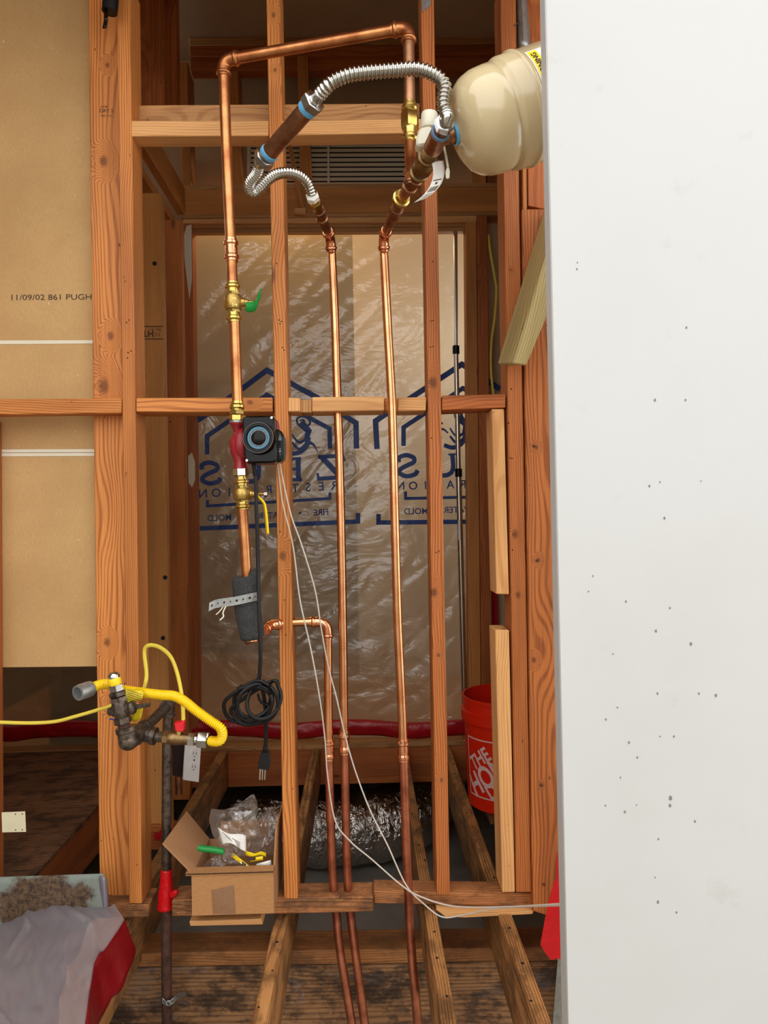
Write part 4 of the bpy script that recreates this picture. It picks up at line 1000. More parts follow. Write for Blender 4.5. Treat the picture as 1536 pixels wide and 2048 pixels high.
# ================================================================== EXPANSION TANK
ta = Vector((1, 0.08, 0.385)).normalized()
t = empty('expansion_tank', Nk+ta*.2, 'tan expansion tank lying on its side next to the white panel', 'tank')
prof = [(.004, .018), (.006, .024), (.010, .027), (.0105, .045), (.016, .062), (.026, .078), (.040, .089), (.058, .0955), (.080, .0975), (.092, .098), (.097, .0945), (.101, .0945), (.106, .1), (.111, .1028), (.134, .1025), (.136, .1045), (.138, .1065), (.142, .1065), (.144, .1045), (.146, .1028), (.32, .1028), (.36, .095), (.39, .07), (.40, .02)]
b = B(); b.lathe(Nk, ta, prof, 64); b.build('shell', 'tank', t, sharp=60)
b = B(); b.lathe(Nk-ta*.012, ta, [(0, .0165), (.012, .0165), (.013, .0205), (.0165, .0205)], 28); b.build('neck', 'copper_dark', t)
b = B(); b.lathe(Nk-ta*.002, ta, [(0, .0185), (.002, .0215), (.007, .0215), (.009, .019)], 28, caps=False); b.build('tape_ring', 'blue_tape', t)
e1 = (Vector((0, 0, 1))-ta*ta.z).normalized(); e2 = ta.cross(e1)
if e2.y > 0: e2 = -e2
def ont(tt_, th, lift=0.0006): return Nk+ta*tt_+(e1*math.sin(th)+e2*math.cos(th))*(.1028+lift)
c_th = 0.06
b = B().grid(lambda i, j: ont(.150+.05*i, c_th-.58+1.16*j), 4, 24); b.build('label', 'white', t)
b = B().grid(lambda i, j: ont(.1525+.018*i, c_th-.55+1.1*j, .001), 2, 24); b.build('label_band', 'yellow_label', t)
b = B(); add_text(b, 'WARNING', .0145, lambda x, y: ont(.1615-y, .2+x/.1028, .0016), .0004, 1); b.build('label_text', 'ink', t, smooth=False)

# ================================================================== GAS LINE
YG = 1.62; ri = 0.0128
t = empty('gas_pipe', P(333, 2060, 1.93), 'black iron gas pipe rising at the left with a tee, elbow and side valve', 'pipe')
pipe(pts([(337, 1425, 1.93), (334, 1500, 1.93), (333, 1745, 1.93)]), ri, t, 'iron', 'riser')
pipe(pts([(333, 1745, 1.93), (333, 1900, 1.93), (334, 2090, 1.93)]), ri*1.05, t, 'iron_rust', 'riser')
b = B(); b.lathe(P(337, 1432, 1.93), P(338, 1412, 1.93)-P(337, 1432, 1.93), [(0, .018), (.008, .018), (.010, .0155), (.03, .0155)], 20); b.sphere(P(338, 1409, 1.925), .0165, 2); b.lathe(P(338, 1409, 1.925), P(300, 1445, 1.70)-P(338, 1409, 1.925), [(0, .0155), (.03, .0155), (.032, .0175), (.044, .0175)], 20); b.build('elbow', 'iron', t)
dg = [P(336, 1411, 1.91), P(288, 1457, 1.66)]
pipe(dg, ri, t, 'iron', 'nipple', n=0)
b = B(); gd = (P(258, 1478, 1.60)-dg[1]).normalized()
b.lathe(P(291, 1455, 1.68), gd, [(0, .0195), (.009, .0195), (.012, .0165), (.05, .0165), (.054, .019)], 24)
b.lathe(P(282, 1468, 1.63), P(330, 1476, 1.625)-P(282, 1468, 1.63), [(0, .016), (.022, .016), (.024, .0195), (.034, .0195)], 24); b.build('tee', 'iron', t)
b = B(); ec = P(257, 1481, 1.585); b.sphere(ec, .0215, 3); b.lathe(ec, P(252, 1455, 1.585)-ec, [(0, .0205), (.018, .0205), (.02, .0225), (.03, .0225)], 24); b.lathe(ec, P(282, 1468, 1.63)-ec, [(0, .019), (.02, .0195), (.03, .0195)], 24); b.build('elbow', 'iron', t)
pipe(pts([(308, 1473, 1.626), (332, 1475, 1.62)]), .0115, t, 'iron', 'nipple', n=0)

t2 = empty('gas_cock', P(248, 1450, 1.585), 'old black gas cock standing on the iron elbow in front of the wide post', 'valve')
c0 = P(250, 1460, 1.585); c1 = P(234, 1383, 1.585); cd = (c1-c0).normalized(); Lc = (c1-c0).length
pipe([c0, c0+cd*.02], .0125, t2, 'iron_rust', 'nipple', n=0)
b = B(); hexnut(b, c0+cd*.014, cd, .016, .0185); b.lathe(c0+cd*.028, cd, [(0, .014), (.006, .0165), (.02, .0175), (.034, .0165), (.04, .014)], 24); hexnut(b, c0+cd*.062, cd, .012, .018, .4); hexnut(b, c0+cd*.075, cd, .010, .0185, .2); b.build('body', 'iron', t2)
b = B(); cm = c0+cd*.045; cr_ = Vector((1, -0.1, 0.18)).normalized()
b.lathe(cm-cr_*.03, cr_, [(0, .005), (.004, .009), (.010, .009), (.012, .0125), (.05, .0125), (.055, .015), (.06, .014), (.064, .008)], 20); b.obox(cm+cr_*.048, cr_, (0, 1, 0), (0, 0, 1), (.036, .009, .009)); b.build('plug_key', 'iron', t2, bevel=0.001)
b = B(); hexnut(b, c1+cd*.000, cd, .016, .0155, .3); b.build('cap_nut', 'steel', t2)
b = B(); b.lathe(c1+cd*.014, cd, [(0, .0125), (.002, .0135), (.014, .0135), (.016, .0125)], 24); b.build('tape_wrap', 'yellow', t2)
b = B(); b.lathe(c1+cd*.03, cd, [(0, .0125), (.006, .0125), (.010, .0105), (.013, .006), (.0135, 0)], 24); b.build('end_cap', 'steel', t2)

t2 = empty('side_valve', P(350, 1478, 1.62), 'small tarnished brass gas valve with a red tab handle', 'valve')
sx_ = P(380, 1478, 1.62)-P(326, 1475, 1.62); sx_.normalize()
b = B(); hexnut(b, P(325, 1475, 1.62), sx_, .014, .0145); b.lathe(P(336, 1475.5, 1.62), sx_, [(0, .0125), (.006, .0145), (.02, .015), (.03, .0135), (.045, .013)], 24); b.build('body', 'brass_dark', t2)
b = B().prism([P(u, v, 1.605) for u, v in ((348, 1446), (368, 1443), (368, 1461), (364, 1465), (350, 1463))], (0, 0.02, 0)); b.build('handle', 'red_handle', t2, bevel=0.002)
b = B(); b.lathe(P(357, 1474, 1.615), (0, 0, 1), [(0, .006), (.015, .006)], 12); b.build('stem', 'brass', t2)

t = empty('gas_flex', P(418, 1480, 1.61), 'yellow coated corrugated gas connector looping behind the black gas cock', 'hose')
b = B(); g0 = P(376, 1478, 1.62); hexnut(b, g0, sx_, .016, .0155, .2); b.lathe(g0+sx_*.015, sx_, [(0, .012), (.008, .012)], 20); hexnut(b, g0+sx_*.021, sx_, .024, .0185, .35); b.build('flare_nut', 'steel', t)
yA = P(192, 1371, 1.60)
corrug(pts([(182, 1377, 1.585), (192, 1372, 1.595), (208, 1368, 1.61), (226, 1371, 1.63), (250, 1380, 1.64), (290, 1386, 1.63), (325, 1390, 1.62), (348, 1392, 1.61), (368, 1402, 1.60), (392, 1421, 1.59), (420, 1441, 1.585), (440, 1455, 1.585), (445, 1468, 1.59), (441, 1480, 1.595), (431, 1483, 1.60), (418, 1481, 1.605)]), .0096, .0015, .0046, t, 'yellow')
b = B(); od = P(150, 1388, 1.55)-P(184, 1376, 1.59); od.normalize(); og = P(184, 1376, 1.59)
b.lathe(og, od, [(0, .0125), (.004, .0165), (.014, .017), (.034, .0168), (.038, .0165), (.0385, .0125), (.020, .0115), (.020, 0)], 24, caps=False); b.build('open_nut', 'galv', t)
b = B(); b.grid(lambda i, j: P(249+40*i-6*j*i, 1373+10*i+20*j+32*j*(1-i)*0.4+3*math.sin(i*6), 1.612-0.012*math.sin(j*2)), 10, 6)
b.grid(lambda i, j: P(268+20*i-6*j, 1412+28*j+4*math.sin(i*4), 1.63), 4, 4); b.build('warning_tag', 'yellow_tag', t, 'printed yellow film tag', solid=0.0006)
b = B()
for k in range(5): b.grid(lambda i, j: P(254+30*i, 1379+10*i+4.2*k+1.1*j, 1.596), 6, 1)
b.build('tag_print', 'ink', t, kind='stuff')

t = B()
t.tube(smooth_path(pts([(-40, 1443, 1.86), (0, 1444.5, 1.86), (60, 1446, 1.84), (110, 1443, 1.82), (150, 1433, 1.80), (195, 1420, 1.78), (225, 1410, 1.75), (245, 1395, 1.75), (270, 1385, 1.78), (286, 1378, 1.82), (291, 1366, 1.86), (293, 1345, 1.87), (289, 1304, 1.87), (297, 1291, 1.86), (318, 1294, 1.84), (340, 1312, 1.80), (354, 1345, 1.74), (364, 1395, 1.67), (367, 1444, 1.62)]), 8), 0.0042, 10, wob=lambda f, a: 1+0.25*abs(math.cos(a)))
t.build('yellow_cable', 'yellow_cable', None, 'flat yellow electric cable sweeping in from the left and looping over the side stud', 'cable')
B().tube(smooth_path(pts([(977, 470, 3.32), (980, 500, 3.32), (989, 553, 3.32), (993, 582, 3.32), (989, 638, 3.32), (982.5, 687, 3.32), (982, 742, 3.32), (987, 790, 3.32)]), 8), 0.006, 8).build('yellow_cable', 'yellow_cable', None, 'dim yellow cable hanging in the narrow gap right of the doorway', 'cable')

# red tape on the riser and its clamp
b = B(); tp0 = P(333.5, 1738, 1.93); tp1 = P(331, 1816, 1.93); td = (tp1-tp0).normalized(); Lt = (tp1-tp0).length
q = [tp0.lerp(tp1, k/20) for k in range(21)]
b.tube(q, [0.0145+0.0075*(k/20)**1.1 for k in range(21)], 24, wob=lambda f, a: 1+0.16*f*noise.noise(Vector((math.cos(a)*2, math.sin(a)*2, f*4))))
b.tube(smooth_path(pts([(344, 1790, 1.92), (352, 1784, 1.915), (357, 1782, 1.915)]), 4), [.010, .010, .009, .008, .007, .006, .005, .003, .002], 10, wob=lambda f, a: 1+.3*noise.noise(Vector((math.cos(a)*3, math.sin(a)*3, f*6))))
b.build('red_tape', 'red_tape', None, 'bright red tape wrapped around the gas riser beside the cardboard box', 'tape', sharp=180)
b = B(); perf_strip(b, smooth_path(pts([(324, 2000, 1.915), (330, 2007, 1.912), (342, 2006, 1.912), (352, 1996, 1.925), (362, 1990, 1.97), (372, 1989, 2.02)]), 5), (0, 0, 0.015), 0.012, 0.003); b.build('pipe_clamp', 'galv', None, 'grey pipe strap fixing the rusty riser to the mouldy beam', 'strap', solid=0.001)

# ================================================================== OUTLET
t = empty('wall_outlet', P(385, 1564, 2.24), 'white duplex outlet plate hanging askew under the gas valve', 'outlet')
qa = [P(372.5, 1488, 2.22), P(403, 1490, 2.27), P(398, 1565, 2.27), P(367.5, 1560, 2.22)]
nn = (qa[1]-qa[0]).cross(qa[3]-qa[0]).normalized()
if nn.y < 0: nn = -nn
b = B().prism(qa, nn*0.008); b.build('cover_plate', 'outlet', t, bevel=0.0015)
def op(x, y, l=0.0): return qa[0].lerp(qa[1], x).lerp(qa[3].lerp(qa[2], x), y)-nn*l
for cy in (.24, .60):
    b = B(); b.prism([op(.55+.24*math.cos(a), cy+.15*math.sin(a), .0006) for a in [2*math.pi*k/20 for k in range(20)]], -nn*.002); rc = b.build('receptacle', 'outlet', t)
    b = B()
    for dx in (-.09, .09): b.prism([op(.55+dx-.02, cy-.05, .0028), op(.55+dx+.02, cy-.05, .0028), op(.55+dx+.02, cy+.03, .0028), op(.55+dx-.02, cy+.03, .0028)], -nn*.0004)
    b.prism([op(.55-.035, cy+.06, .0028), op(.55+.035, cy+.06, .0028), op(.55+.035, cy+.095, .0028), op(.55-.035, cy+.095, .0028)], -nn*.0004)
    b.build('slot', 'outlet_slot', rc)
b = B(); b.disc(op(.55, .42, .0012), -nn, .0028, .001, 12); b.build('screw', 'steel', t)
b = B().box(tuple(P(345, 1552, 2.29)), (P(375, 1552, 2.29).x, 2.36, P(345, 1486, 2.29).z)); b.build('junction_box', 'box_metal', t, bevel=0.002)
B().tube(pts([(357, 1552, 2.33), (358, 1588, 2.33)]), .011, 16).build('copper_stub', 'copper_dark', None, 'short dark copper stub below the outlet box', 'pipe')
o = slab('nail_plate', [(3, 1625), (50, 1623), (52, 1664), (4, 1665)], YF-0.004, 0.0016, 'plate_steel', None, label='pale steel nail plate at the left edge above the dark plywood', bevel=0.0005); tag(o, cat='metal plate')
for u, v in ((30.5, 1628.5), (44.5, 1628), (31, 1660), (44.5, 1659.5)): B().disc(P(u, v, YF-0.0052), (0, 1, 0), .0016, .0008, 8).build('screw_hole', 'hole', o)

# ================================================================== CARDBOARD BOX
Yb0, Yb1 = 1.82, 2.02
zb0 = P(465, 1829, Yb0).z; zb1 = P(465, 1747, Yb0).z
xa, xb = P(383.5, 1790, Yb0).x, P(547.5, 1790, Yb0).x
t = empty('cardboard_box', ((xa+xb)/2, 1.92, zb0), 'open brown cardboard box of packaging on the bottom plate', 'box')
th = .004
B().box((xa, Yb0, zb0), (xb, Yb0+th, zb1)).build('front_panel', 'card', t)
B().box((xa, Yb1-th, zb0), (xb, Yb1, zb1)).build('back_panel', 'card_in', t)
B().box((xa, Yb0+th, zb0), (xa+th, Yb1-th, zb1)).build('side_panel', 'card_in', t)
B().box((xb-th, Yb0+th, zb0), (xb, Yb1-th, zb1)).build('side_panel', 'card_in', t)
B().box((xa+th, Yb0+th, zb0), (xb-th, Yb1-th, zb0+th)).build('bottom_panel', 'card_in', t)
hA, hB = Vector((xa, Yb0+.002, zb1)), Vector((xa, Yb1-.004, zb1)); oA, oB = P(324, 1688, Yb0+.01), P(371, 1624, Yb1)
fn_ = (hB-hA).cross(oA-hA).normalized()*th
B().prism([hA, hB, oB, oA], fn_).build('flap', 'card_in', t)
B().prism([Vector((xb, Yb0+.03, zb1)), Vector((xb, Yb1-.005, zb1)), Vector((xb+.004, Yb1, zb1+.095)), Vector((xb+.003, Yb0+.06, zb1+.085))], (-th, 0, 0)).build('flap', 'card_in', t)
B().prism([Vector((xb-.04, Yb1-th, zb1)), Vector((xa+.03, Yb1-th, zb1)), Vector((xa+.03, Yb1+.03, zb1+.035)), Vector((xb-.04, Yb1+.03, zb1+.035))], (0, -th, .002)).build('flap', 'card_in', t)
b = B()
for k in range(52):
    x0 = xa-.014+(xb-xa+.014)*k/52; w = (xb-xa+.014)/52
    b.prism([(x0, Yb0-.003, zb1+.0005+.003*(k % 2)), (x0+w, Yb0-.003, zb1+.0005+.003*((k+1) % 2)), (x0+w, Yb0-.003, zb1+.002+.003*((k+1) % 2)), (x0, Yb0-.003, zb1+.002+.003*(k % 2))], (0, .03, 0))
b.build('corrugated_core', 'card_edge', t, kind='stuff')
b = B().box((xa-.014, Yb0-.004, zb1+.0048), (xb, Yb0+.026, zb1+.0058)); b.box((xa-.014, Yb0-.004, zb1-.0006), (xb, Yb0+.026, zb1+.0003)); b.build('front_flap', 'card', t)
b = B(); b.grid(lambda i, j: P(424+46*i+4*(j)-2, 1780-10*i+48*j+10*i*j, Yb0-.0008-.0015*math.sin(i*3.1)*math.sin(j*2)), 10, 10); b.build('packing_tape', 'clear_tape', t)

def film(name, outline, Y, seed, label, amp=.02, rows=26, cols=30):
    """a crumpled piece of clear film: two lobed layers between a left and a right edge (pixel pairs from the bottom up)"""
    b = B()
    def edge(lst, t):
        k = min(int(t*(len(lst)-1)), len(lst)-2); f = t*(len(lst)-1)-k
        return lst[k][0]+(lst[k+1][0]-lst[k][0])*f, lst[k][1]+(lst[k+1][1]-lst[k][1])*f
    L, Rr = outline
    for side in (-1, 1):
        def fn(i, j):
            (x0, y0), (x1, y1) = edge(L, j), edge(Rr, j)
            n1 = 1-2*abs(noise.noise(Vector((i*2.6+seed*5, j*2.6, side*3.0)))); n2 = 1-2*abs(noise.noise(Vector((i*6+seed, j*6, side*5.0+9))))
            bulge = math.sin(math.pi*min(1, max(0, i)))**.6*(.35+.65*math.sin(math.pi*min(.999, j*.8+.1)))
            u = x0+(x1-x0)*i; v = y0+(y1-y0)*i-5*bulge*n1*j
            return P(u+2.5*n2*bulge, v, Y+side*(.028*bulge)+amp*(n1*.7+n2*.4)*bulge)
        b.grid(fn, cols, rows)
    return b.build(name, 'bag', None, label, 'plastic bag', sharp=24)
film('plastic_bag', ([(446, 1712), (438, 1690), (424, 1668), (418, 1640), (422, 1618), (440, 1622), (470, 1614), (500, 1592)], [(500, 1712), (522, 1690), (524, 1670), (516, 1650), (512, 1634), (516, 1618), (514, 1600), (509, 1590)]), 1.93, 1, 'tall crumpled clear plastic bag sticking up out of the cardboard box')
film('plastic_bag', ([(496, 1712), (506, 1694), (512, 1670), (510, 1648), (522, 1630), (540, 1614)], [(545, 1712), (550, 1694), (556, 1672), (560, 1648), (556, 1630), (546, 1614)]), 1.95, 2, 'smaller crumpled clear bag at the right edge of the cardboard box')
film('plastic_bag', ([(402, 1748), (406, 1734), (414, 1722), (428, 1712), (446, 1706)], [(492, 1748), (490, 1730), (482, 1716), (472, 1708), (456, 1705)]), 1.88, 3, 'flat clear bag lying low inside the cardboard box at the left')
b = B().grid(lambda i, j: P(436+56*i+8*math.sin(j*1.5)*(1-i), 1654+22*i+34*j-12*i*j+5*math.sin(i*5+j*3), 1.862-.01*math.sin(i*4)-.012*j), 12, 8)
o = b.build('paper_label', 'white', None, 'crumpled white printed label on top of the tall clear bag', 'label', solid=.0005)
b = B()
for k in range(7): b.grid(lambda i, j: P(444+2.4*k+6*i+1.2*j, 1664+2.2*k-2*i+8*i, 1.846-.006*i), 3, 1)
for k in range(5): b.grid(lambda i, j: P(464+16*i, 1676+9*i+3*k+1.2*j, 1.844), 4, 1)
b.build('label_print', 'ink', o, kind='stuff')
b = B().grid(lambda i, j: P(512+30*i+3*j, 1728-8*i+26*j-18*i*j*.2, 1.86-.012*math.sin(i*3)+.01*j), 8, 6); b.build('paper_label', 'white', None, 'white slip of paper at the right front inside the box', 'label', solid=.0005)
b = B(); b.grid(lambda i, j: P(462+34*i+6*math.sin(j*3), 1704+30*i+9*j-4*i, 1.852-.008*math.sin(i*5)), 10, 3)
b.grid(lambda i, j: P(490+42*i, 1700+6*i+9*j+3*math.sin(i*6), 1.87-.006*math.sin(i*5)), 10, 3); b.grid(lambda i, j: P(500+26*i, 1716-4*i+8*j, 1.862), 6, 2)
o = b.build('printed_film', 'yellow_label', None, 'yellow and black printed film wrapper in the cardboard box', 'wrapper', solid=.0005)
b = B(); b.grid(lambda i, j: P(497+14*i, 1715-2*i+7*j, 1.8595), 3, 1); b.grid(lambda i, j: P(484+8*i, 1722+6*i+7*j, 1.846), 3, 1); b.grid(lambda i, j: P(500+30*i, 1700+4*i+2.5*j+3*math.sin(i*6), 1.862), 6, 1); b.build('film_print', 'ink', o, kind='stuff')
b = B(); b.grid(lambda i, j: P(470+30*i, 1716+18*i+3.5*j, 1.846), 6, 1); b.build('film_print', 'white', o)
gp = smooth_path(pts([(397, 1695, 1.86), (405, 1697, 1.858), (430, 1700, 1.855), (449, 1704, 1.855)]), 6)
b = B(); b.tube(gp, [.003]+[.0080]*(len(gp)-3)+[.007, .003], 14); b.build('green_handle', 'green_handle', None, 'smooth green tool handle poking over the left side of the box', 'tool')
slab('wood_scrap', [(378, 1843), (522, 1838), (526, 1850), (380, 1853)], 1.835, 0.14, 'pine2', None, label='splintered board scrap under the cardboard box', bevel=.002); tag(bpy.data.objects['wood_scrap'], cat='wood scrap')
o = slab('wood_scrap', [(872, 1820), (925, 1826), (1068, 1820), (1066, 1829), (930, 1835), (890, 1834)], YF+0.0, 0.05, 'pine', None, grain=(1, 0, 0), label='pale broken sliver of wood under the right bottom plate', bevel=.002); tag(o, cat='wood scrap')

# ================================================================== BUCKET
bc = Vector((P(1013, 1500, 2.6).x, 2.6, 0)); bz0 = ZJ+.019; bh = .385
B().box((bc.x-.09, 2.45, ZJ), (bc.x+.3, 2.86, ZJ+.018)).build('plywood_scrap', 'ply', None, 'loose plywood strip under the orange bucket', 'plywood', grain=(0, 1, 0), bevel=.001)
t = empty('bucket', (bc.x, bc.y, bz0), 'orange plastic bucket with white stencil lettering standing on the joists behind the pale short stud', 'bucket')
r0, r1 = .139, .150
prof = [(0, r0-.004), (.003, r0), (bh-.085, r1), (bh-.084, r1+.010), (bh-.048, r1+.011), (bh-.046, r1+.003), (bh-.02, r1+.003), (bh-.012, r1+.003), (bh-.010, r1+.007), (bh, r1+.007), (bh, r1), (.01, r0-.003), (.008, 0)]
b = B(); b.lathe((bc.x, bc.y, bz0), (0, 0, 1), prof, 64, caps=False); b.poly([(bc.x+(r0-.004)*math.cos(2*math.pi*k/64), bc.y+(r0-.004)*math.sin(2*math.pi*k/64), bz0) for k in range(64)]); b.build('pail', 'bucket', t)
th0 = math.atan2(-bc.y, -bc.x)-math.radians(24)
def onb(s, z, lift=.0008):
    r = r0+(r1-r0)*z/(bh-.085)+lift; a = th0+s/.145
    return Vector((bc.x+r*math.cos(a), bc.y+r*math.sin(a), bz0+z))
b = B(); zc = .150; hw = .100
def bline(p0, p1, w=.0024):
    n = 14; dx, dz = p1[0]-p0[0], p1[1]-p0[1]; l = math.hypot(dx, dz); nx, nz = -dz/l*w, dx/l*w
    b.grid(lambda i, j: onb(p0[0]+dx*i+nx*(2*j-1), p0[1]+dz*i+nz*(2*j-1)), n, 1)
bline((-hw, zc-hw), (hw, zc-hw)); bline((hw, zc-hw), (hw, zc+hw)); bline((hw, zc+hw), (-hw, zc+hw)); bline((-hw, zc+hw), (-hw, zc-hw))
b.build('printed_frame', 'bucket_print', t, smooth=False)
b = B(); rt = math.radians(36)
def btext(s, sz, u0, v0, sx=1.0):
    def fn(x, y):
        x = x*sx+u0; y = y+v0
        return onb(x*math.cos(rt)-y*math.sin(rt), zc+x*math.sin(rt)+y*math.cos(rt), .0012)
    add_text(b, s, sz, fn, .03*sz, 1)
btext('THE', .066, -.0136, .0495, .8); btext('HOME', .106, -.0056, -.0145, .72); btext('DEPOT', .070, .032, -.063, .8)
b.build('printed_lettering', 'bucket_print', t, smooth=False)

# ================================================================== POLE
t = empty('extension_pole', P(931, 1484, 3.345), 'aluminium telescopic pole with black collars leaning by the right side of the doorway', 'pole')
Yq = 3.352
pipe(pts([(911, 462, Yq), (912, 700, Yq)]), .0095, t, 'alu', 'tube', n=0); pipe(pts([(912, 700, Yq), (917, 945, Yq)]), .0115, t, 'alu', 'tube', n=0); pipe(pts([(917, 945, Yq), (931, 1480, Yq)]), .0135, t, 'alu', 'tube', n=0)
for (u, v) in ((912, 700), (917, 946)):
    b = B(); b.lathe(P(u, v-9, Yq), (0, 0, -1), [(0, .013), (.002, .0165), (.038, .0165), (.04, .013)], 20); b.build('collar', 'black', t)
b = B().grid(lambda i, j: P(916+3.5*i+.02*35*j, 1040+40*j, Yq-.0145), 1, 4); b.build('sticker', 'white', t)

# ================================================================== DUCT
dp = smooth_path([Vector((-0.62, 3.42, .17)), Vector((-0.35, 3.38, .165)), Vector((-.1, 3.38, .165)), Vector((.1, 3.42, .175)), Vector((.26, 3.6, .18)), Vector((.4, 3.95, .18)), Vector((.6, 4.4, .18))], 16)
def dw(f, a): return 1+.05*noise.noise(Vector((f*26, math.cos(a)*2.5, math.sin(a)*2.5)))+.035*(1-2*abs(noise.noise(Vector((f*50+a*.6, math.cos(a)*4, math.sin(a)*4)))))
B().tube(resample(dp, .008), .158, 64, wob=dw).build('foil_duct', 'foil', None, 'crinkled silver foil duct lying on the crawl space ground', 'duct', sharp=40)

# ================================================================== WIRES
wA = [(553, 915, 1.80), (557, 945, 1.80), (566, 1010, 1.81), (586, 1092, 1.82), (600, 1200, 1.83), (622, 1300, 1.84), (640, 1400, 1.85), (650, 1480, 1.87), (655, 1550, 1.88), (670, 1640, 1.88), (700, 1682, 1.87), (745, 1720, 1.85), (800, 1768, 1.82), (838, 1792, 1.80), (905, 1812, 1.78), (1000, 1814, 1.70), (1150, 1806, 1.55)]
wB = [(557, 915, 1.79), (566, 960, 1.79), (582, 1030, 1.80), (604, 1092, 1.81), (630, 1180, 1.83), (643, 1260, 1.85), (656, 1330, 1.88), (674, 1400, 1.885), (690, 1470, 1.885), (710, 1540, 1.88), (740, 1620, 1.86), (775, 1690, 1.84), (812, 1770, 1.82), (848, 1808, 1.81), (885, 1834, 1.80), (930, 1829, 1.78), (1000, 1816, 1.72), (1150, 1810, 1.55)]
B().tube(smooth_path([P(*q) for q in wA], 8), .0019, 8).build('thin_wire', 'wire', None, 'thin pale wire from the pump crossing low over the copper pair', 'wire')
B().tube(smooth_path([P(*q) for q in wB], 8), .0019, 8).build('thin_wire', 'wire', None, 'thin pale wire from the pump crossing the right copper pipe at the bottom plate', 'wire')

# ================================================================== LOOSE TIMBER AND WHITE PANEL
q = [P(u, v, 1.80) for u, v in ((1121, 412), (1186, 412), (1053, 731), (1026, 727))]
B().prism(q, (-.022, .092, .018)).build('timber_brace', 'green', None, 'greenish treated timber brace leaning down from behind the white panel', 'timber', grain=q[0]-q[3], bevel=.003)
t = empty('white_door', P(1320, 2048, 1.15), 'big plain white door panel with small paint chips along the right', 'door')
B().prism([P(u, v, 1.15) for u, v in ((1088.5, -80), (1800, -80), (1800, 2150), (1137, 2150))], (0, .035, 0)).build('panel', 'panel', t, bevel=.002)
b = B()
for u, v, r in ((1373, 655, 2), (1310, 800, 2.4), (1371, 800, 2), (1299, 972, 2.2), (1320, 964, 1.6), (1402, 962, 1.2), (1329, 1036, 2.4), (1186, 1152, 1.6), (1177, 1183, 1.6), (1252, 1203, 2), (1340, 1216, 2), (1312, 1262, 2.6), (1382, 1288, 3), (1315, 1387, 2.2), (1398, 1387, 2), (1432, 1391, 2.8), (1235, 1415, 1.6), (1212, 1439, 2), (1258, 1485, 2.2), (1320, 1473, 1.4), (1348, 1473, 2), (1241, 1555, 1.6), (1341, 1596, 4), (1340, 1611, 3), (1250, 1624, 2.4), (1390, 1643, 2.2), (1317, 1678, 1.8), (1316, 1804, 2.8), (1353, 1825, 2), (1155, 525, 1.4), (1154, 538, 1.8), (1226, 1308, 1.4), (1275, 1515, 2), (1211, 1611, 1.6), (1273, 1610, 1.2), (1310, 1755, 1.4)):
    c = P(u, v, 1.1495); rr = r*1.15/F
    b.prism([c+Vector((rr*math.cos(a)*(.8+.2*math.sin(3*a+u)), -.0002, 1.25*rr*math.sin(a))) for a in [2*math.pi*k/9 for k in range(9)]], (0, .0004, 0))
b.build('paint_chip', 'chip', t, kind='stuff')

# right bottom: red tape and flashing
rp = [(1118, 1690), (1122, 1705), (1128, 1700), (1160, 1690), (1160, 1930), (1135, 1925), (1116, 1917), (1101, 1920), (1090, 1905), (1081, 1889), (1095, 1812), (1108, 1765), (1113, 1757), (1114, 1720)]
b = B().prism([P(u, v, 1.72+.0006*(v-1690)*0) for u, v in rp], (0, .002, 0)); b.build('red_tape', 'red_tape', None, 'torn red tape flap beside the lower edge of the white door panel', 'tape')
o = slab('metal_flashing', [(1116, 1912), (1180, 1905), (1180, 2120), (1100, 2120)], 1.76, .002, 'galv', None, label='grey metal flashing below the red tape at the lower right', bevel=0); tag(o, cat='flashing')

# left bottom: flashing, plastic and tape
fl = B().grid(lambda i, j: P(-60+268*i+(6*j), 1756-9*i+(135-45*i)*j, 1.85-.02*j+.006*math.sin(i*9)*j), 24, 8)
fl.build('metal_flashing', 'flashing', None, 'rust stained grey metal flashing at the lower left', 'flashing', solid=.002)
B().grid(lambda i, j: P(198+16*i+4*j, 1752+70*j+4*i, 1.845-.012*math.sin(i*3)), 6, 8).build('plastic_scrap', 'sheet_grey', None, 'pale folded plastic corner against the foot of the wide post', 'plastic scrap', solid=.0005)
def lp(i, j):
    v = 1812+260*j
    right = 228+22*min(1, j*9) if j < .11 else 250-62*min(1, (j-.11)/.33)-22*max(0, (j-.44)/.56)
    left = -60
    u = left+(right-left)*i
    vv = v+(1-i)*24*(1-j)*(1+.8*math.sin(i*7))
    Yd = 1.83-.47*j**.85
    p = P(u, vv, Yd)
    fold = max(0, 1-abs((i-.40)-(-.16)*j*3)/.05)*max(0, 1-j*3)
    p.z += .014*fold+.006*max(0, 1-abs(noise.noise(Vector((i*3-j*2.2, 5, j*1.2))))*9)+.005*noise.noise(Vector((i*7, j*5, 0)))+.003*noise.noise(Vector((i*22, j*9, 3)))
    return p
gs = B().grid(lp, 70, 60).build('plastic_sheet', 'sheet_grey', None, 'grey plastic sheet draped over the ledge at the lower left corner', 'plastic sheet', sharp=180)
def fe_(i, j):
    w = .17+.05*noise.noise(Vector((j*5, 0, 0)))+.07*j; p = lp(1-w+w*i-.008, .10+.9*j); p.z += .0025; return p
B().grid(fe_, 10, 50).build('folded_edge', 'sheet_pale', gs, 'paler doubled edge of the plastic', sharp=180)
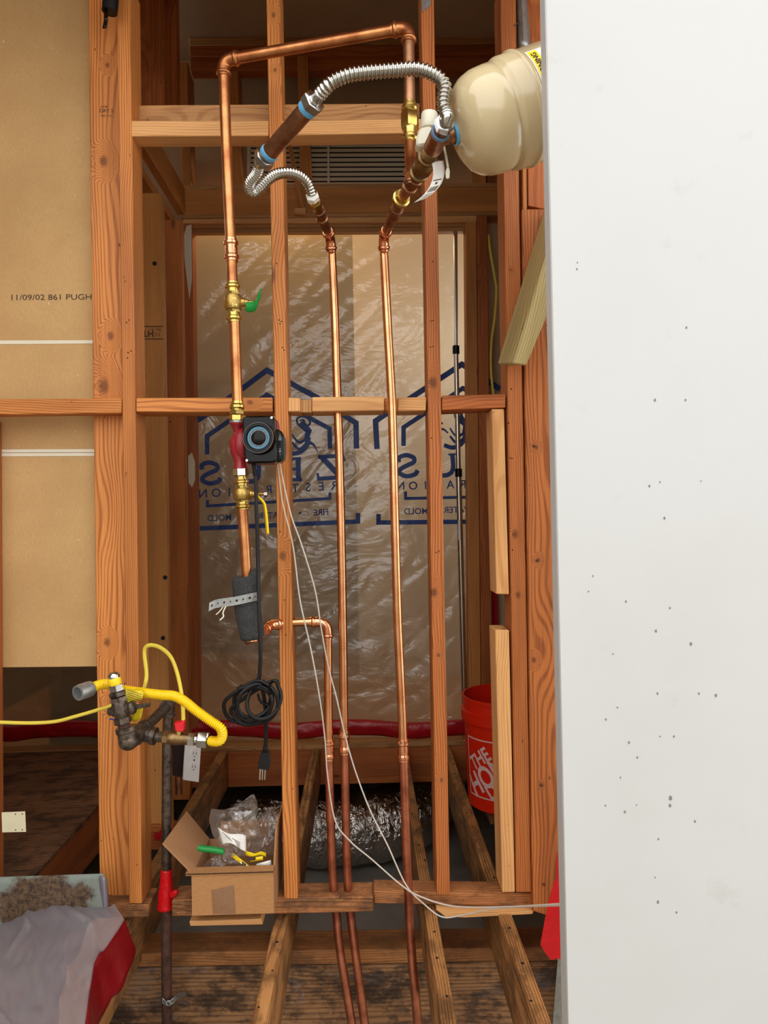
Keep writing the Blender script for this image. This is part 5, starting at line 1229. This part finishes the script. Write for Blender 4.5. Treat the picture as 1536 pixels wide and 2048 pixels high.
def rt_(i, j):
    a = lp(1, .09+.91*i); w = .05+.035*math.sin(i*3.1)+.01*noise.noise(Vector((i*9, 0, 0)))
    return a+Vector((.024*j+.012*math.sin(i*9)*j, -.005*j, -w*1.25*j))
B().grid(rt_, 40, 8).build('red_tape', 'red_tape_dark', None, 'dark red tape hanging along the edge of the grey plastic at the lower left', 'tape', solid=.001, sharp=180)
B().box((-1.67, .9, ZG-.02), (-.78, 1.80, CZ-1.06)).build('ledge', 'concrete', None, 'low ledge under the grey plastic sheet', 'ledge')

b = B(); b.grid(lambda i, j: P(219+14*i, 1436+3*i+3*j, 1.60-.004*math.sin(i*3)), 6, 2); b.build('blue_tag', 'navy_tag', bpy.data.objects['gas_cock'], 'blue plastic ring', solid=.0015)
b = B(); b.tube(smooth_path([P(1043, 42, YF+.02), P(1034, 47, YF-.02), P(1028, 51, YF-.04)], 4), .0016, 6); b.build('bent_nail', 'iron_rust', None, 'bent rusty nail sticking out beside the top metal flashing', 'nail')
b = B()
for k in range(90):
    u, v = random.uniform(575, 745), 1797
    p = P(u, v, YF); p.y += random.uniform(.003, .07); p.z += .0008; r = random.uniform(.0008, .003); a = random.uniform(0, 3)
    b.prism([p+Vector((r*math.cos(a), r*math.sin(a), 0)), p+Vector((-r*math.sin(a)*.4, r*math.cos(a)*.4, 0)), p-Vector((r*math.cos(a), r*math.sin(a), 0)), p-Vector((-r*math.sin(a)*.4, r*math.cos(a)*.4, 0))], (0, 0, .0006))
b.build('sawdust', 'pine', None, 'pale sawdust on the bottom plate around the copper pair', 'sawdust', kind='stuff')

# black taped stub top left
t = empty('cable_stub', P(222, 50, 1.86), 'black taped cable stub at the top of the wide post', 'cable')
pipe(pts([(222, -30, 1.86), (221, 5, 1.86), (219, 24, 1.86)]), .0195, t, 'black_rubber', 'stub')
B().grid(lambda i, j: P(204+8*i+4*math.sin(j*3), 5+52*j, 1.845+.006*math.sin(j*8)), 3, 10).build('tape_tail', 'black', t, solid=.001)
